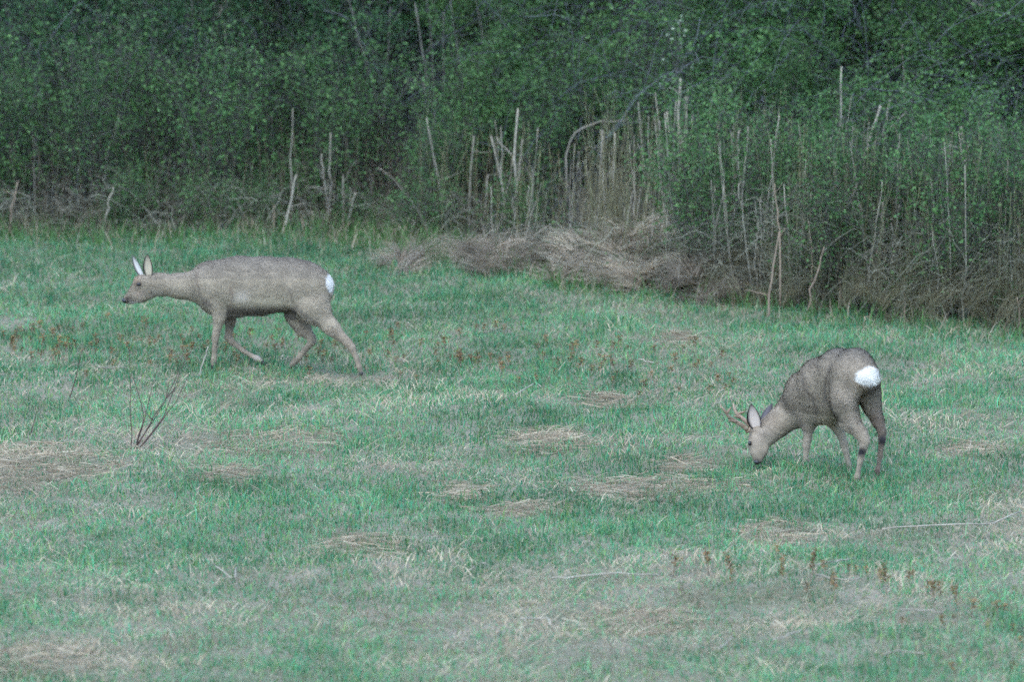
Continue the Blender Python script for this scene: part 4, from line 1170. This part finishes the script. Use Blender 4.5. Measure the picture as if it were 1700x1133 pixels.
doe = put('roe_deer', None, label='antlerless roe deer doe walking left with lowered head, one foreleg lifted', cat='deer', loc=(g[0], g[1], g[2] - .005))
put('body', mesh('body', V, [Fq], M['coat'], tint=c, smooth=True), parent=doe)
def flow_doe(p):
    f = np.tile(np.array([1.0, -.2, -.45]), (len(p), 1)); f[p[:, 2] < .33] = (.1, 0, -1); return f
fur('fur', V, Fq, c, Nn, flow_doe, 70000, .013, doe)
E = D.P
o = put('ear', ear(E(258, 215, dd(255, .02)), E(247, 75, dd(247, .03)), .060, (-.25, -.95, .15), inner=(.40, .35, .26), rim=(.006, .006, .006)), parent=doe)
o['label'] = 'upright near ear with dark rim'
o = put('ear', ear(E(212, 210, dd(210, -.03)), E(148, 85, dd(150, -.05)), .050, (-.75, -.65, .15), inner=(.52, .50, .46), rim=(.06, .055, .05)), parent=doe)
o['label'] = 'far ear tilted forward with pale inside'
def on_skin(fr, Vx, px_, py_, far=False, rad=9):
    xx, yy = fr.back(Vx); k = np.nonzero(np.hypot(xx - px_, yy - py_) < rad)[0]
    return Vx[k[np.argmax(Vx[k, 1])] if far else k[np.argmin(Vx[k, 1])]]
ball('eye', on_skin(D, V, 186, 270) + np.array([0, -.005, 0]), .012, M['black'], (1.15, .6, .8), doe)
ball('eye', on_skin(D, V, 182, 268, True), .0105, M['black'], (1, .7, .8), doe)
ball('nose', E(97, 376, dd(100, .006)), .019, M['black'], (.9, 1.1, .8), doe)
ribm = np.array([on_skin(D, V, 108, 392, rad=12), on_skin(D, V, 128, 390, rad=12), on_skin(D, V, 152, 384, rad=12)])
put('mouth', mesh('mouth', *tubes(ribm[None], np.array([[.0035, .003, .0015]]), 5), M['black']), parent=doe)
for (a, b_, s) in [((674, 792), (668, 822), .065), ((985, 772), (1010, 790), -.06), ((1630, 835), (1634, 860), .07), ((1132, 842), (1112, 868), -.06)]:
    hoof(E(a[0], a[1], dd(a[0], s)), E(b_[0], b_[1], dd(b_[0], s)), .017, (0, 1, 0), doe)

# --- buck, grazing, seen from behind
B = Frame(1060, 1055, 1350)
LAT = (.87, .5, 0)
def K(pts, lat=1.0, k=.02): return chain(B, pts, lat, k)
pr = []
pr += K([(1115, 275, 118, -.03), (1050, 240, 160, .05), (930, 250, 168, .20), (810, 345, 196, .36), (705, 445, 175, .50)], .82, .03)
pr += K([(715, 500, 150, .50), (850, 455, 160, .34), (965, 390, 150, .18)], .82, .04)
pr += K([(650, 380, 110, .50), (690, 420, 130, .50)], .6, .05)
pr += K([(650, 480, 130, .50), (590, 545, 112, .54), (510, 620, 94, .54), (430, 685, 88, .52), (370, 715, 76, .50)], .72, .04)
pr += K([(355, 715, 78, .50), (345, 790, 68, .47)], .85, .02)
pr += K([(335, 770, 58, .47), (342, 840, 46, .45), (346, 890, 34, .44)], .8, .02)
pr += K([(400, 760, 52, .49), (385, 830, 40, .46), (362, 890, 26, .44)], .8, .02)
# near (left) shoulder and foreleg
pr += K([(640, 420, 100, .44), (705, 550, 70, .43)], .6, .05)
pr += K([(705, 545, 66, .43), (722, 635, 42, .43), (714, 750, 29, .43)], .95, .03)
pr += K([(714, 750, 29, .43), (708, 790, 25, .43), (701, 900, 18, .43), (700, 925, 21, .43), (697, 955, 17, .43)], 1, .012)
# right foreleg, set back
pr += K([(830, 520, 80, .50), (900, 590, 58, .47), (946, 665, 37, .44), (985, 780, 28, .41)], .9, .03)
pr += K([(985, 780, 28, .41), (996, 830, 23, .40), (1018, 925, 18, .38), (1022, 945, 20, .38), (1026, 975, 17, .37)], 1, .012)
# left hind
pr += K([(985, 290, 140, .03), (955, 430, 108, .03), (972, 520, 90, .04)], .72, .05)
pr += K([(972, 500, 92, .04), (1010, 605, 68, .02), (1088, 700, 42, -.02), (1112, 750, 34, -.04)], .85, .04)
pr += K([(1112, 750, 34, -.04), (1102, 790, 29, -.04), (1078, 900, 20, -.03), (1060, 1000, 18, -.02), (1057, 1020, 21, -.02), (1050, 1045, 17, -.02)], 1, .012)
# right hind
pr += K([(1130, 310, 112, .08), (1150, 420, 82, .10), (1172, 510, 58, .10), (1212, 600, 39, .08), (1240, 680, 31, .05)], .85, .04)
pr += K([(1240, 680, 31, .05), (1240, 740, 25, .04), (1228, 850, 18, .05), (1217, 950, 18, .06), (1214, 972, 21, .06), (1208, 1005, 17, .06)], 1, .012)
V, Fq = body_sdf(pr, .005, LAT); V = relax(V, Fq, 2, .6); Nn, _ = vnormals(V, Fq)
x, y = B.back(V)
c = np.tile(np.array([.238, .198, .146]), (len(V), 1))
c = lerp(c, np.clip((200 - y) / 110, 0, 1) * .75, (.110, .100, .082))
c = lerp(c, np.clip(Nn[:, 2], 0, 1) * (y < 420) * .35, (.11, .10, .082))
near = V[:, 1] < .25
c = lerp(c, gauss(x, y, 980, 470, 90, 190) * .6 * near, (.29, .24, .185))
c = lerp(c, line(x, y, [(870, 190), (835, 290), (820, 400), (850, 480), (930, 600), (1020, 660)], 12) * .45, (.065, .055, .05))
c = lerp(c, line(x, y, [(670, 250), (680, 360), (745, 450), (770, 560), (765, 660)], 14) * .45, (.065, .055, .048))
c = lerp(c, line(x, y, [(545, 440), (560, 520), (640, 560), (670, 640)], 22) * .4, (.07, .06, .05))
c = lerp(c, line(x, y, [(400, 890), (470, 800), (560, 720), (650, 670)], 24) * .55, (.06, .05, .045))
c = lerp(c, np.clip((y - 600) / 60, 0, 1) * (x > 765) * (x < 905) * (V[:, 2] > .3) * .7, (.06, .05, .04))  # shade under the belly, painted dark between the legs
c = lerp(c, (x > 1150) * np.clip((y - 420) / 160, 0, 1) * .65, (.095, .070, .055))
c = lerp(c, gauss(x, y, 1150, 400, 55, 55) * .7, (.075, .06, .05))
c = lerp(c, gauss(x, y, 720, 750, 50, 140) * .35, (.23, .195, .16))
c = lerp(c, gauss(x, y, 400, 710, 90, 90) * .35, (.23, .20, .17))
c = lerp(c, gauss(x, y, 270, 720, 26, 50) * .5, (.26, .17, .12))
c = lerp(c, gauss(x, y, 345, 905, 34, 22) * .9, (.04, .035, .032))
c = lerp(c, gauss(x, y, 850, 600, 90, 70) * .3, (.22, .19, .12))
c = lerp(c, (gauss(x, y, 1085, 828, 34, 30) + gauss(x, y, 1242, 742, 30, 38)) * 1.3, (.028, .026, .028))   # dark hock tufts
c = lerp(c, gauss(x, y, 1214, 975, 30, 26) * .7, (.07, .045, .04))
# white rump patch, a heart of two lobes
pc = 1.15 - np.abs((x - 1137) / 112) ** 1.5 - np.abs((y - (285 + 6 * np.abs((x - 1137) / 100))) / np.where(y < 285, 84, 66)) ** 1.5
rear = (V[:, 1] < .12) & (Nn @ np.array([.5, -.87, 0]) > -.15)
pc = pc + (vnoise(x, y, 16, 8) - .5) * .28
c = lerp(c, gauss(x, y, 1060, 335, 45, 35) * .5 * rear, (.36, .28, .20))
c = lerp(c, np.clip(pc * 3, 0, 1) * rear, (.66, .64, .58))
c = lerp(c, line(x, y, [(1148, 215), (1146, 290), (1150, 360)], 7) * .3 * rear, (.42, .43, .44))  # grey line paints the shading down the tail tuft
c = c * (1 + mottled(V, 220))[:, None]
g = hit(1180 + 1060 / 4.356, 560 + 1055 / 4.356)
buck = put('roe_deer', None, label='antlered roe buck grazing, seen from behind with a bright white rump', cat='deer', loc=(g[0], g[1], g[2]))
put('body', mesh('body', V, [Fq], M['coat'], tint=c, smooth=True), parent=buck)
def flow_buck(p):
    f = np.tile(np.array([.5, -.8, -.5]), (len(p), 1)); f[p[:, 2] < .33] = (0, .1, -1); return f
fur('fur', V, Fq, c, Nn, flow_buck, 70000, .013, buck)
E = B.P
o = put('ear', ear(E(345, 660, .48), E(302, 483, .47), .080, (-.35, -.93, .1), inner=(.50, .42, .36), rim=(.006, .006, .007)), parent=buck)
o['label'] = 'near ear with black rim, open to the viewer'
o = put('ear', ear(E(385, 655, .54), E(460, 480, .58), .055, (.1, .95, .2), inner=(.25, .22, .2), rim=(.05, .05, .055), outer=(.12, .11, .115)), parent=buck)
o['label'] = 'far ear seen from its grey back'
ball('eye', on_skin(B, V, 285, 770, rad=12) + np.array([-.003, -.004, 0]), .013, M['black'], (.8, .9, 1), buck)
ball('eye', E(398, 770, .53), .012, M['black'], (.8, .9, 1), buck)
ball('nose', E(344, 912, .425), .017, M['black'], (1, .9, .8), buck)
def antler(beam, tines, lab):
    P = smooth_line(np.array([E(*p) for p in beam]), 10)
    parts = [tubes(P[None], np.array([[.015, .013, .012, .0115, .011, .010, .009, .008, .0065, .003]]), 7)]
    for (a, b_) in tines: parts.append(tubes(smooth_line(np.array([E(*a), E(*b_)]), 5)[None], np.array([[.009, .008, .0068, .005, .002]]), 6))
    br_ = [tubes(np.stack([P[0] - (P[1] - P[0]) * .1, P[0] + (P[1] - P[0]) * .35])[None], np.array([[.017, .016]]), 8)]
    a_ = put('antler', mesh('antler', *merge(parts + br_), M['horn'], smooth=True), parent=buck); a_['label'] = lab
antler([(280, 680, .46), (235, 640, .44), (180, 612, .42), (130, 575, .40), (112, 540, .39), (68, 492, .38)], [((118, 555, .39), (152, 505, .40)), ((190, 615, .42), (128, 602, .38))], 'nearer antler with three pale points')
antler([(310, 660, .53), (270, 615, .54), (225, 580, .55), (195, 555, .56), (180, 515, .57), (172, 478, .58)], [((200, 560, .56), (268, 538, .58)), ((230, 585, .55), (175, 575, .52))], 'farther antler behind the nearer one')
for (a, b_, d) in [((697, 955), (694, 978), .43), ((1026, 975), (1030, 1000), .37), ((1050, 1040), (1042, 1066), -.02), ((1208, 1005), (1200, 1046), .06)]:
    hoof(E(a[0], a[1], d), E(b_[0], b_[1], d - .01), .019, LAT, buck)
print('deer', time.time() - T0)
